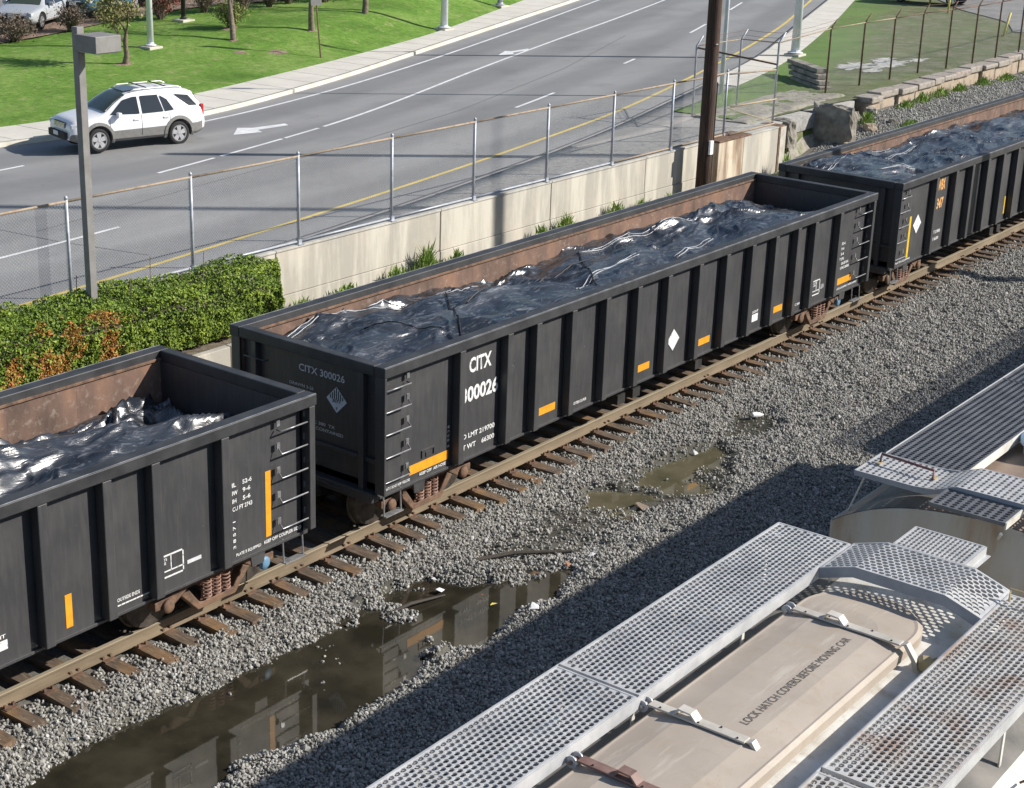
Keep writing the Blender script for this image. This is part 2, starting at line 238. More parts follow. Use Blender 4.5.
# ------------------------------------------------------------------ mesh helpers
class MB:
    def __init__(s): s.v = []; s.f = []; s.mi = []
    def add(s, vs, fs, mi=0):
        o = len(s.v); s.v += [tuple(v) for v in vs]; s.f += [tuple(i+o for i in f) for f in fs]; s.mi += [mi]*len(fs); return s
    def box(s, x0, y0, z0, x1, y1, z1, mi=0, fm=None):
        vs = [(x0,y0,z0),(x1,y0,z0),(x1,y1,z0),(x0,y1,z0),(x0,y0,z1),(x1,y0,z1),(x1,y1,z1),(x0,y1,z1)]
        fs = [(3,2,1,0),(4,5,6,7),(0,1,5,4),(1,2,6,5),(2,3,7,6),(3,0,4,7)]   # bottom top -y +x +y -x
        o = len(s.v); s.v += vs; s.f += [tuple(i+o for i in f) for f in fs]
        s.mi += [(fm or {}).get(k, mi) for k in range(6)]; return s
    def obox(s, c, ax, ay, az, mi=0):
        c, ax, ay, az = map(Vector, (c, ax, ay, az))
        vs = [c+ax*i+ay*j+az*k for k in (-1, 1) for i, j in ((-1,-1),(1,-1),(1,1),(-1,1))]
        return s.add(vs, [(3,2,1,0),(4,5,6,7),(0,1,5,4),(1,2,6,5),(2,3,7,6),(3,0,4,7)], mi)
    def tube(s, pts, r, n=8, mi=0, cap=True):
        pts = [Vector(p) for p in pts]; rs = r if isinstance(r, (list, tuple)) else [r]*len(pts); rings = []
        t0 = (pts[1]-pts[0]).normalized(); up = Vector((0,0,1)) if abs(t0.z) < .9 else Vector((1,0,0)); a1 = t0.cross(up).normalized()
        for i, p in enumerate(pts):
            t = (pts[min(i+1, len(pts)-1)]-pts[max(i-1, 0)]).normalized(); a1 = (a1-t*a1.dot(t)).normalized(); b1 = t.cross(a1)
            rings.append([p+(a1*math.cos(2*math.pi*k/n)+b1*math.sin(2*math.pi*k/n))*rs[i] for k in range(n)])
        vs = [v for q in rings for v in q]; fs = []
        for i in range(len(pts)-1):
            for k in range(n): fs.append((i*n+k, i*n+(k+1)%n, (i+1)*n+(k+1)%n, (i+1)*n+k))
        if cap: fs += [tuple(range(n))[::-1], tuple((len(pts)-1)*n+k for k in range(n))]
        return s.add(vs, fs, mi)
    def lathe(s, prof, c, axis, n=20, mi=0):
        c, axis = Vector(c), Vector(axis).normalized(); up = Vector((0,0,1)) if abs(axis.z) < .9 else Vector((1,0,0)); a1 = axis.cross(up).normalized(); b1 = axis.cross(a1)
        vs = []; fs = []
        for d, r in prof:
            for k in range(n): vs.append(c+axis*d+(a1*math.cos(2*math.pi*k/n)+b1*math.sin(2*math.pi*k/n))*r)
        for i in range(len(prof)-1):
            for k in range(n): fs.append((i*n+k, i*n+(k+1)%n, (i+1)*n+(k+1)%n, (i+1)*n+k))
        fs += [tuple(range(n))[::-1], tuple((len(prof)-1)*n+k for k in range(n))]
        return s.add(vs, fs, mi)
    def prism(s, poly, f, d0, d1, mi=0):
        """poly: 2d points; f(u, v, d) -> 3d"""
        n = len(poly); vs = [f(u, v, d0) for u, v in poly]+[f(u, v, d1) for u, v in poly]
        fs = [tuple(range(n))[::-1], tuple(range(n, 2*n))]+[(k, (k+1) % n, n+(k+1) % n, n+k) for k in range(n)]
        return s.add(vs, fs, mi)
    def mesh(s, name, mats, smooth=False):
        me = bpy.data.meshes.new(name); me.from_pydata(s.v, [], s.f); mats = mats if isinstance(mats, (list, tuple)) else [mats]
        for x in mats: me.materials.append(M[x] if isinstance(x, str) else x)
        me.polygons.foreach_set('material_index', s.mi)
        bm = bmesh.new(); bm.from_mesh(me); bmesh.ops.recalc_face_normals(bm, faces=bm.faces); bm.to_mesh(me); bm.free()
        if smooth: me.polygons.foreach_set('use_smooth', [True]*len(me.polygons))
        me.update(); return me
    def build(s, name, mats, parent=None, smooth=False, bevel=0, loc=None):
        return obj(name, s.mesh(name, mats, smooth), parent, bevel, loc)
def obj(name, me, parent=None, bevel=0, loc=None):
    o = bpy.data.objects.new(name, me); C.objects.link(o)
    if parent is not None: o.parent = parent
    if loc is not None: o.location = loc
    if bevel:
        b = o.modifiers.new('bevel', 'BEVEL'); b.width = bevel; b.segments = 2; b.limit_method = 'ANGLE'; b.angle_limit = .6
    return o
def empty(name, loc=(0, 0, 0), rz=0, parent=None):
    o = bpy.data.objects.new(name, None); C.objects.link(o); o.location = loc; o.rotation_euler = (0, 0, rz); o.empty_display_size = .2
    if parent: o.parent = parent
    return o
def tag(o, label, cat, group=None, kind=None):
    o['label'] = label; o['category'] = cat
    if group: o['group'] = group
    if kind: o['kind'] = kind
    return o
def struct(o, label=None, kind='structure'):
    o['kind'] = kind
    if label: o['label'] = label
    return o
def copy_tree(o, parent=None):
    c = o.copy(); C.objects.link(c)
    if parent: c.parent = parent
    for ch in list(o.children): copy_tree(ch, c)
    return c
def grid_mesh(name, X, Y, Z, mat, smooth=True, uvw=None):
    """X, Y, Z arrays (ny, nx)"""
    ny, nx = X.shape; co = np.stack([X, Y, Z], -1).reshape(-1, 3).astype(np.float32)
    me = bpy.data.meshes.new(name); i = np.arange((ny-1)*(nx-1)); a_ = (i//(nx-1))*nx+i % (nx-1)
    F = np.stack([a_, a_+1, a_+nx+1, a_+nx], -1).astype(np.int32)
    me.vertices.add(len(co)); me.vertices.foreach_set('co', co.ravel()); me.loops.add(F.size); me.loops.foreach_set('vertex_index', F.ravel())
    me.polygons.add(len(F)); me.polygons.foreach_set('loop_start', np.arange(0, F.size, 4, dtype=np.int32)); me.polygons.foreach_set('loop_total', np.full(len(F), 4, np.int32))
    me.update(calc_edges=True); me.materials.append(M[mat] if isinstance(mat, str) else mat)
    if smooth: me.polygons.foreach_set('use_smooth', np.ones(len(F), bool))
    return me
def tri_cloud(name, P, mat, tint=None):
    """P (n, 3or4, 3) polygons -> one mesh, with a per-face tint attribute"""
    n, k, _ = P.shape; me = bpy.data.meshes.new(name); me.vertices.add(n*k); me.vertices.foreach_set('co', P.astype(np.float32).ravel())
    me.loops.add(n*k); me.loops.foreach_set('vertex_index', np.arange(n*k, dtype=np.int32)); me.polygons.add(n)
    me.polygons.foreach_set('loop_start', np.arange(0, n*k, k, dtype=np.int32)); me.polygons.foreach_set('loop_total', np.full(n, k, np.int32)); me.update(calc_edges=True)
    if tint is not None:
        at = me.attributes.new('tint', 'FLOAT', 'FACE'); at.data.foreach_set('value', tint.astype(np.float32))
    me.materials.append(M[mat]); return me
def leaves(centers, size, normals=None, spread=1.0, aspect=.5):
    n = len(centers); a1 = rng.normal(size=(n, 3)); a1 /= np.linalg.norm(a1, axis=1, keepdims=True)
    if normals is not None:
        nn = normals+rng.normal(size=(n, 3))*spread; nn /= np.linalg.norm(nn, axis=1, keepdims=True); a1 -= nn*(a1*nn).sum(1, keepdims=True); a1 /= np.linalg.norm(a1, axis=1, keepdims=True)
    else:
        nn = rng.normal(size=(n, 3)); nn -= a1*(a1*nn).sum(1, keepdims=True); nn /= np.linalg.norm(nn, axis=1, keepdims=True)
    b1 = np.cross(nn, a1); s_ = size*rng.uniform(.6, 1.3, (n, 1))
    return np.stack([centers-a1*s_, centers+b1*s_*aspect, centers+a1*s_, centers-b1*s_*aspect], 1)
# value noise in numpy
def vnoise(x, y, seed=0):
    xi = np.floor(x).astype(np.int64); yi = np.floor(y).astype(np.int64); fx = x-xi; fy = y-yi; fx = fx*fx*fx*(fx*(fx*6-15)+10); fy = fy*fy*fy*(fy*(fy*6-15)+10)
    def h(i, j):
        n = (i*374761393+j*668265263+seed*1442695041) & 0x7fffffff; n = ((n ^ (n >> 13))*1274126177) & 0x7fffffff; return ((n ^ (n >> 16)) & 0xffff)/65535.0
    return (h(xi, yi)*(1-fx)+h(xi+1, yi)*fx)*(1-fy)+(h(xi, yi+1)*(1-fx)+h(xi+1, yi+1)*fx)*fy
def fbm(x, y, seed=0, o=4, g=.5):
    s_ = 0; a_ = 1; t = 0
    for k in range(o): s_ = s_+a_*(vnoise(x, y, seed+k*17)*2-1); t += a_; a_ *= g; x = x*2.03+3.1; y = y*1.97+1.7
    return s_/t
def sm(t): t = np.clip(t, 0, 1); return t*t*(3-2*t)
_tc = {}
def text_mesh(body, bold=0.0):
    key = (body, bold)
    if key not in _tc:
        cu = bpy.data.curves.new('t', 'FONT'); cu.body = body; cu.size = 1; cu.offset = bold; cu.resolution_u = 3; o = bpy.data.objects.new('t', cu); C.objects.link(o)
        dg = bpy.context.evaluated_depsgraph_get(); dg.update(); me = bpy.data.meshes.new_from_object(o.evaluated_get(dg)); bpy.data.objects.remove(o)
        _tc[key] = me
    return _tc[key]
def lettering(body, org, ux, uy, wd, ht, mat, parent, name='lettering', bold=.015):
    """text fitted into a wd x ht rectangle whose lower left corner is org; ux, uy = reading and up directions"""
    src = text_mesh(body, bold); me = src.copy(); co = np.empty(len(me.vertices)*3); me.vertices.foreach_get('co', co); co = co.reshape(-1, 3)
    mn = co.min(0); mx = co.max(0); u = (co[:, 0]-mn[0])/(mx[0]-mn[0])*wd; v = (co[:, 1]-mn[1])/max(mx[1]-mn[1], 1e-6)*ht
    P = np.array(org)[None]+u[:, None]*np.array(ux)[None]+v[:, None]*np.array(uy)[None]
    me.vertices.foreach_set('co', P.ravel()); me.materials.clear(); me.materials.append(M[mat]); me.update(); me.name = name
    return obj(name, me, parent)
# ------------------------------------------------------------------ terrain functions
def G(x, y): return .70+.018*x-.017*(y-12.7)
def curve(pts):
    px = np.array([p[0] for p in pts], float); py = np.array([p[1] for p in pts], float); xs = np.arange(px[0], px[-1]+.5, .5); ys = np.interp(xs, px, py)
    k = np.exp(-.5*(np.arange(-12, 13)/4.5)**2); k /= k.sum(); ye = np.pad(ys, 12, mode='reflect', reflect_type='odd'); ys = np.convolve(ye, k, 'valid')
    return lambda x: np.interp(x, xs, ys)
near_kerb = curve([(-80, 10.4), (0, 10.9), (10, 11.4), (13.7, 11.8), (18, 12.35), (21.7, 12.85), (26.6, 13.75), (32, 15.05), (38, 16.5), (43.8, 18.0), (55.3, 22.2), (65.8, 25.9), (120, 46), (160, 60)])
far_kerb = curve([(-80, 44), (-20, 33), (4, 28.0), (12.5, 25.8), (19.3, 24.9), (28.2, 27.0), (38.9, 30.4), (56.8, 36), (120, 57), (160, 70)])
walk_out = curve([(-80, 46.5), (-20, 35.3), (4, 30.1), (13, 28.2), (17, 27.5), (22.3, 28.15), (31.6, 30.1), (40, 32.3), (55, 38), (120, 60.5), (160, 74)])
near_walk = curve([(28, 13.4), (33, 14.0), (38, 15.0), (41.4, 15.75), (46.4, 17.3), (56.2, 20.7), (66.8, 24.7), (120, 44), (160, 58)])
def LZ(x, y):
    """height of the lawn bank beyond the far pavement"""
    x = np.asarray(x, float); y = np.asarray(y, float); d = y-walk_out(x); t = sm((x-22)/14)
    return G(x, y)+.12+(.35+.5*t)*sm(d/(9-5*t))+.15*sm((d-3)/8)
PA = [(-22,-.5),(-9,-.45),(-6.37,-.37),(-5.41,-.30),(-4.05,-.40),(-1.46,-.45),(-.48,-.35),(.44,-.40),(.62,-1.08),(1.65,-1.43),(2.12,-1.97),(1.08,-2.45),(.58,-2.22),(-.76,-2.48),(-1.21,-2.09),(-2.32,-2.33),(-3.08,-2.32),(-3.6,-2.45),(-3.92,-2.31),(-4.45,-2.24),(-4.79,-2.08),(-5.71,-2.22),(-9,-2.4),(-22,-2.2)]
PB = [(4.66,-.40),(5.19,-.66),(6.54,-.67),(7.61,-.71),(8.16,-1.02),(7.88,-1.46),(6.45,-2.21),(5.72,-2.05),(5.09,-1.53),(4.43,-.90)]
PC = [(9.56,-.38),(10.15,-.45),(10.5,-.92),(9.76,-1.57),(9.01,-1.51),(8.54,-1.14),(8.07,-.92)]
PD = [(1.3,-.3),(4.16,-.28),(4.78,-.66),(5.73,-2.06),(4.35,-1.75),(2.96,-1.9),(2.25,-1.64),(1.2,-1.2)]
def sdist(x, y, poly):
    """signed distance, positive inside"""
    ins = np.zeros(x.shape, bool); dm = np.full(x.shape, 1e9); n = len(poly)
    for i in range(n):
        (x0, y0), (x1, y1) = poly[i], poly[(i+1) % n]
        c = ((y0 > y) != (y1 > y)) & (x < (x1-x0)*(y-y0)/((y1-y0) or 1e-9)+x0); ins ^= c
        t = np.clip(((x-x0)*(x1-x0)+(y-y0)*(y1-y0))/((x1-x0)**2+(y1-y0)**2), 0, 1); dm = np.minimum(dm, np.hypot(x-x0-t*(x1-x0), y-y0-t*(y1-y0)))
    return np.where(ins, dm, -dm)
WATER_Z = -.45
def pud(x, y): return sdist(x, y, PA), sdist(x, y, PB), sdist(x, y, PC), sdist(x, y, PD)
def ZB(x, y, P=None):
    """height of the trackside ground"""
    x = np.asarray(x, float); y = np.asarray(y, float); d = np.abs(y-1.575)
    z = -.385+.035*sm((x-3)/8)+(.165-.035*sm((x-3)/8))*(1-sm((d-1.35)/.6))-.05*(1-sm((d-1.0)/.35)); a_, b_, c_, e_ = P if P is not None else pud(x, y)
    n = fbm(x*1.7, y*1.7, 3, 4)*.05+fbm(x*6, y*6, 5, 3)*.03; z = z+n*np.where(d < 1.2, .3, 1)
    z = z+.12*sm((fbm(x*1.5, y*1.9, 77, 3)-.10)/.25)*((a_ > -.1) | (b_ > -.1))*np.where(x < -1.5, .35, np.where(x > 3.5, .5, 1.0))
    for q, dep in ((a_, .17), (b_, .13), (c_, .085), (e_, .055)): z = z-dep*sm((q+.16)/.42)
    back = sm((y-5.5)/3.5); z = z+.38*back*(y > 3)
    z = z+1.02*sm((x-30)/6.5)*sm((y-4.2)/5)
    return z

# ------------------------------------------------------------------ ground
nx_ = np.concatenate([np.linspace(-600, -62, 12), np.linspace(-60, 140, 81), np.linspace(150, 1500, 20)]); ny_ = np.concatenate([np.linspace(-600, -20, 10), [-14, 0, 9.7, 9.74], np.linspace(10, 90, 33), np.linspace(100, 1500, 20)])
X, Y = np.meshgrid(nx_, ny_); gz = np.where(Y < 9.72, -.95, G(np.clip(X, -60, 140), np.clip(Y, 9, 90))-.35); gz = np.where((Y > 9.72) & (Y < 9.76), np.minimum(gz, .2), gz)
struct(obj('ground', grid_mesh('ground', X, Y, gz, 'rough_grass')), 'wide worn grass ground under and around the road')
def ballast_sheet(x0, x1, y0, y1, step, nm, lab):
    xs = np.arange(x0, x1+step*.5, step); ys = np.arange(y0, y1+step*.5, step); X, Y = np.meshgrid(xs, ys); P = pud(X, Y); Z = ZB(X, Y, P)
    me = grid_mesh(nm, X, Y, Z, 'ballast_ground'); wet = np.maximum.reduce([sm((P[0]+.2)/.3), sm((P[1]+.25)/.35), sm((P[2]+.25)/.5)*.9, sm((P[3]+.2)/.5)*.65]); wet = np.clip(wet*(1+.5*fbm(X*2, Y*2, 9)), 0, 1)
    at = me.attributes.new('wet', 'FLOAT', 'POINT'); at.data.foreach_set('value', wet.astype(np.float32).ravel()); return struct(obj(nm, me), lab)
ballast_sheet(-24, 30, -8.5, 1.2, .07, 'gravel_ground', 'grey gravel bed between the two railway tracks')
o = ballast_sheet(-60, 140, 1.2, 9.6, .35, 'gravel_ground', 'gravel strip behind the black train')
o = ballast_sheet(30, 140, -8.5, 1.2, .5, 'gravel_ground', 'gravel bed far along the track'); o = ballast_sheet(-60, 140, -22, -8.5, .9, 'gravel_ground', 'gravel under the pale hopper cars')
# puddles: still sheets of water lying in the low spots
def puddle(poly, grow, label, mat='water'):
    xs = [p[0] for p in poly]; ys = [p[1] for p in poly]; X, Y = np.meshgrid(np.linspace(min(xs)-grow, max(xs)+grow, 24), np.linspace(min(ys)-grow, max(ys)+grow, 12))
    me = grid_mesh('puddle', X, Y, np.full(X.shape, WATER_Z), mat); o = obj('puddle', me); o['label'] = label; o['kind'] = 'structure'
puddle(PA, .35, 'long muddy puddle beside the track reflecting the black gondola cars')
puddle(PB, .3, 'smaller murky puddle in the gravel beside the middle of the train', 'silty')

# ballast stones scattered over the gravel bed
src_col = bpy.data.collections.new('ballast_stone_shapes')
for k in range(7):
    bm = bmesh.new(); bmesh.ops.create_icosphere(bm, subdivisions=1, radius=1); s_ = Vector((rnd.uniform(.8, 1.3), rnd.uniform(.7, 1.05), rnd.uniform(.55, .85)))
    pl = [(Vector((rnd.gauss(0, 1), rnd.gauss(0, 1), rnd.gauss(0, 1))).normalized(), rnd.uniform(.55, .8)) for _ in range(6)]
    for v in bm.verts:
        for n_, d_ in pl:
            e_ = v.co.dot(n_)-d_
            if e_ > 0: v.co -= n_*e_
        v.co = Vector((v.co.x*s_.x, v.co.y*s_.y, v.co.z*s_.z))
    me = bpy.data.meshes.new('ballast_stone'); bm.to_mesh(me); bm.free(); me.materials.append(M['ballast']); src_col.objects.link(bpy.data.objects.new('ballast_stone', me))
TIE_X = np.arange(-25.0, 120, .508)+.12; tie_j = rng.uniform(-.03, .03, len(TIE_X))
def on_tie(x, y):
    k = np.clip(np.round((x-TIE_X[0])/.508).astype(int), 0, len(TIE_X)-1); return (np.abs(x-TIE_X[k]-tie_j[k]) < .135) & (y > .24) & (y < 3.1)
def scatter(x0, x1, y0, y1, dens, size, nm, lab, far=False):
    n = int((x1-x0)*(y1-y0)*dens); x = rng.uniform(x0, x1, n); y = rng.uniform(y0, y1, n); P = pud(x, y); z = ZB(x, y, P)
    under = z < WATER_Z-.02; keep = ~on_tie(x, y) & ~(under & (rng.random(n) < .70+.27*(z < WATER_Z-.07))) & (np.abs(y-.815) > .09)
    damp = np.clip(sm((P[3]+.1)/.5)*.72+sm((P[2]+.1)/.4)*.9+sm((P[1]+.25)/.25)*.8, 0, .95); keep &= rng.random(n) > damp
    keep &= ~((np.abs(y-1.575) < .7))
    if far: keep &= fbm(x*.6, y*.9, 21) > -.6
    x, y, z = x[keep], y[keep], z[keep]; n = len(x); sc = size*np.exp(rng.normal(0, .25, n)); layer = rng.random(n) < .35
    z = z+sc*.25+layer*sc*.7
    me = bpy.data.meshes.new(nm); me.vertices.add(n); me.vertices.foreach_set('co', np.stack([x, y, z], -1).astype(np.float32).ravel())
    a1 = me.attributes.new('rot', 'FLOAT_VECTOR', 'POINT'); a1.data.foreach_set('vector', rng.uniform(0, 6.28, (n, 3)).astype(np.float32).ravel())
    a2 = me.attributes.new('scl', 'FLOAT', 'POINT'); a2.data.foreach_set('value', sc.astype(np.float32)); o = obj(nm, me)
    md = o.modifiers.new('stones', 'NODES'); md.node_group = scatter_group(); return tag(o, lab, 'gravel', kind='stuff')
_sg = []
def scatter_group():
    if _sg: return _sg[0]
    g = bpy.data.node_groups.new('stone_scatter', 'GeometryNodeTree'); g.interface.new_socket('Geometry', in_out='INPUT', socket_type='NodeSocketGeometry'); g.interface.new_socket('Geometry', in_out='OUTPUT', socket_type='NodeSocketGeometry')
    gi = g.nodes.new('NodeGroupInput'); go = g.nodes.new('NodeGroupOutput'); ip = g.nodes.new('GeometryNodeInstanceOnPoints'); ci = g.nodes.new('GeometryNodeCollectionInfo'); ci.inputs[0].default_value = src_col
    ci.inputs['Separate Children'].default_value = True; ci.inputs['Reset Children'].default_value = True
    r = g.nodes.new('GeometryNodeInputNamedAttribute'); r.data_type = 'FLOAT_VECTOR'; r.inputs[0].default_value = 'rot'; s_ = g.nodes.new('GeometryNodeInputNamedAttribute'); s_.data_type = 'FLOAT'; s_.inputs[0].default_value = 'scl'
    g.links.new(gi.outputs[0], ip.inputs['Points']); g.links.new(ci.outputs[0], ip.inputs['Instance']); ip.inputs['Pick Instance'].default_value = True
    g.links.new(r.outputs[0], ip.inputs['Rotation']); g.links.new(s_.outputs[0], ip.inputs['Scale']); g.links.new(ip.outputs[0], go.inputs[0]); _sg.append(g); return g
scatter(-12, 12, -7.2, 1.15, 1150, .0245, 'ballast_stones', 'grey crushed stones of the gravel bed nearest the camera')
scatter(12, 31, -5.0, 1.15, 800, .028, 'ballast_stones', 'grey crushed stones of the gravel bed farther along the track')
scatter(29.5, 60, 4.2, 9.4, 420, .031, 'ballast_stones', 'pale crushed stones on the slope behind the last black car', True)

# ------------------------------------------------------------------ road, kerbs, pavements, lawn
def band(nm, fa, fb, x0, x1, n, ny, off, mat, label, zf=G, kind='structure', parent=None):
    xs = np.linspace(x0, x1, n); A_, B_ = fa(xs), fb(xs); t = np.linspace(0, 1, ny)[:, None]; Y = A_*(1-t)+B_*t; X = np.broadcast_to(xs, Y.shape); Z = zf(X, Y)+off
    return struct(obj(nm, grid_mesh(nm, X, Y, Z, mat), parent), label, kind)
K = lambda c: (lambda x: np.full(np.shape(x), float(c)))
band('road', lambda x: near_kerb(x)-.05, lambda x: far_kerb(x)+.05, -80, 150, 231, 60, 0, 'road', 'grey asphalt road curving away behind the retaining wall')
ro_ = bpy.data.objects['road'].data; cv_ = np.empty(len(ro_.vertices)*3); ro_.vertices.foreach_get('co', cv_); cv_ = cv_.reshape(-1, 3); fr_ = (cv_[:, 1]-near_kerb(cv_[:, 0]))/(far_kerb(cv_[:, 0])-near_kerb(cv_[:, 0])); at = ro_.attributes.new('lane', 'FLOAT', 'POINT'); at.data.foreach_set('value', np.clip(.5-.5*np.cos(fr_*2*np.pi*4)+.25*fbm(cv_[:, 0]*.12, cv_[:, 1]*.8, 91), 0, 1).astype(np.float32))
def slab(nm, fa, fb, x0, x1, n, off, mat, label, zf=G, thick=.5, cross=1):
    """a raised band with vertical sides (kerbs, pavements)"""
    xs = np.linspace(x0, x1, n); A_, B_ = fa(xs), fb(xs); rows = [(A_, -thick)]+[(A_*(1-t)+B_*t, 0) for t in np.linspace(0, 1, cross+1)]+[(B_, -thick)]
    Y = np.stack([r[0] for r in rows]); X = np.broadcast_to(xs, Y.shape); Z = zf(X, Y)+off+np.stack([np.full(n, r[1]) for r in rows])
    return struct(obj(nm, grid_mesh(nm, X, Y, Z, mat, smooth=False)), label)
slab('kerb', lambda x: near_kerb(x)-.17, near_kerb, -80, 150, 231, .06, 'lot', 'worn pale kerb on the wall side of the road')
slab('kerb', far_kerb, lambda x: far_kerb(x)+.18, -80, 150, 231, .13, 'kerb', 'pale kerb on the lawn side of the road')
slab('sidewalk', K(9.9), lambda x: near_kerb(x)-.174, -80, 36, 117, .062, 'patchy', 'dark patched asphalt strip between the wall and the kerb', cross=4)
# the far pavement: separate concrete slabs with open joints
pav = empty('sidewalk'); struct(pav, 'long pale concrete pavement below the lawn')
def paving(par, fa, fb, x0, x1, step, off, thick=.3):
    x = x0
    while x < x1:
        xs = np.linspace(x+.02, x+step-.02, 3); mb = MB(); vs = []
        for xx in xs:
            for f, dz in ((fa, -thick), (fa, 0), (fb, 0), (fb, -thick)): yy = float(f(xx)); vs.append((xx, yy, G(xx, yy)+off+dz))
        fs = [(4*i+j, 4*i+j+1, 4*i+j+5, 4*i+j+4) for i in (0, 1) for j in (0, 1, 2)]+[(0, 1, 2, 3), (8, 9, 10, 11)]
        mb.add(vs, fs); mb.build('paving_slab', 'sidewalk', par); x += step
paving(pav, lambda x: far_kerb(x)+.184, walk_out, -20, 72, 1.5, .13)
slab('sidewalk', lambda x: far_kerb(x)+.184, walk_out, 72, 150, 60, .13, 'sidewalk', 'distant end of the lawn side pavement'); slab('sidewalk', lambda x: far_kerb(x)+.184, walk_out, -80, -20, 60, .13, 'sidewalk', 'left hand end of the lawn side pavement')
pv2 = empty('sidewalk'); struct(pv2, 'pale concrete pavement on the near side beside the grass')
paving(pv2, near_walk, lambda x: near_kerb(x)-.174, 36, 78, 1.6, .105)
slab('sidewalk', near_walk, lambda x: near_kerb(x)-.174, 78, 150, 60, .105, 'sidewalk', 'distant end of the near side pavement')
slab('sidewalk', lambda x: np.interp(x, [23, 27, 36], [12.6, 12.2, 13.4]), lambda x: near_kerb(x)-.18, 23, 36, 30, .070, 'lot', 'pale worn concrete patch beside the kerb', cross=3)
# lawn
xs = np.linspace(-60, 130, 191); t = np.concatenate([np.linspace(0, 14, 36), np.linspace(15, 120, 30)]); X = np.broadcast_to(xs, (len(t), len(xs))); Y = walk_out(xs)[None]+t[:, None]
Z = LZ(X, Y)+.03*fbm(X*.8, Y*.8, 4); Z[0] = G(X[0], Y[0])+.02
struct(obj('lawn', grid_mesh('lawn', X, Y, Z, 'grass')), 'bright green mown lawn rising from the pavement')
mul = curve([(-80, 52), (0, 43.5), (20, 40.4), (26.6, 40.8), (31.3, 41.6), (34.6, 41.0), (38.3, 40.4), (42.2, 39.9), (47.5, 40.4), (60, 45.5), (160, 80)])
mul2 = lambda x: mul(x)+2.6
band('mulch_bed', mul, mul2, -40, 100, 141, 6, .05, 'mulch', 'strip of pinkish bark mulch between lawn and parked cars', LZ)
band('parking_lot', mul2, lambda x: mul(x)+60, -60, 120, 181, 12, .06, 'lot', 'pale grey car park beyond the lawn', LZ)
# near grass triangle between the fence, the pavement and the driveway
fence_y = lambda x: np.interp(x, [29.5, 34, 36.4, 140], [10.6, 10.3, 9.95, 9.95])
band('verge', fence_y, lambda x: np.maximum(near_walk(x)-.01, fence_y(x)+.3), 30, 150, 241, 24, .10, 'fading', 'worn grass between the tall barbed fence and the pavement')
vo = bpy.data.objects['verge'].data; cv_ = np.empty(len(vo.vertices)*3); vo.vertices.foreach_get('co', cv_); cv_ = cv_.reshape(-1, 3); at = vo.attributes.new('wear', 'FLOAT', 'POINT'); at.data.foreach_set('value', np.clip(sm((near_walk(cv_[:, 0])-cv_[:, 1]-.6)/3.2)+.45*fbm(cv_[:, 0]*.8, cv_[:, 1]*.9, 44), 0, 1).astype(np.float32))
band('driveway', lambda x: np.interp(x, [58, 62, 66, 140], [12.2, 11.2, 10.5, 10.4]), lambda x: np.interp(x, [58, 61.5, 65, 69, 140], [12.6, 14.2, 18.0, 21.0, 46]), 58, 120, 63, 10, .135, 'lot', 'grey driveway at the far right behind the fence')
for cx_, cy_, rx_, ry_ in ((43.4, 13.4, 1.2, .7), (44.6, 12.6, 1.5, .6), (45.6, 13.3, .9, .5), (42.7, 12.4, .6, .35), (46.6, 12.2, .7, .3)):
    mb = MB(); P_ = [(cx_+rx_*math.cos(t)*rnd.uniform(.45, 1.2), cy_+ry_*math.sin(t)*rnd.uniform(.4, 1.3)) for t in np.linspace(0, 6.28, 40)[:-1]]; c_ = (cx_, cy_, G(cx_, cy_)+.125)
    mb.add([c_]+[(a_, b_, G(a_, b_)+.115) for a_, b_ in P_], [(0, k+1, (k+1) % 39+1) for k in range(39)]); struct(mb.build('gravel_patch', 'pale_gravel'), 'ragged whitish gravel patch in the worn grass')
# road markings and sealed cracks
def ribbon(nm, pts, wd, off, mat, label, zf=G):
    pts = [Vector((a_, b_, 0)) for a_, b_ in pts]; vs = []
    for i, q in enumerate(pts):
        t_ = (pts[min(i+1, len(pts)-1)]-pts[max(0, i-1)]).normalized(); n_ = Vector((-t_.y, t_.x, 0))*wd/2
        for s_ in (-1, 1): c_ = q+n_*s_; vs.append((c_.x, c_.y, float(zf(c_.x, c_.y))+off))
    mb = MB(); mb.add(vs, [(2*i, 2*i+1, 2*i+3, 2*i+2) for i in range(len(pts)-1)]); return struct(mb.build(nm, mat), label)
def along(c, x0, x1, st=1.0): n = max(2, int((x1-x0)/st)+1); xs = np.linspace(x0, x1, n); return [(float(a_), float(c(a_))) for a_ in xs]
yel = curve([(-80, 11.2), (2, 11.95), (13, 12.95), (19.7, 13.75), (28.8, 15.15), (35, 16.7), (44, 19.15), (54, 22.3), (65, 26.5), (120, 47), (160, 61)])
w1 = curve([(0, 18.3), (12.9, 19.55), (21.7, 21.0), (26.4, 22.4), (32.6, 24.45), (42, 27.3), (50.5, 29.7), (60, 32.6), (120, 53), (160, 66)])
w0 = curve([(-20, 31), (4, 26.6), (12, 24.9), (19, 24.25), (26.7, 25.65), (34.2, 27.7), (44.4, 30.9), (57.4, 35.2), (120, 56), (160, 69)])
ribbon('yellow_line', along(yel, -60, 140), .13, .006, 'paint_y', 'long yellow edge line on the wall side of the road')
for a_, b_ in ((12.9, 15.3), (15.6, 18.6), (18.75, 20.6)): ribbon('lane_line', along(w1, a_, b_), .12, .006, 'paint_w', 'short white lane dash behind the white car')
ribbon('lane_line', along(w1, 20.9, 140), .13, .006, 'paint_w', 'long white lane line in the middle of the road')
ribbon('edge_line', along(w0, 17.2, 140), .13, .006, 'paint_w', 'long white edge line beside the lawn side kerb')
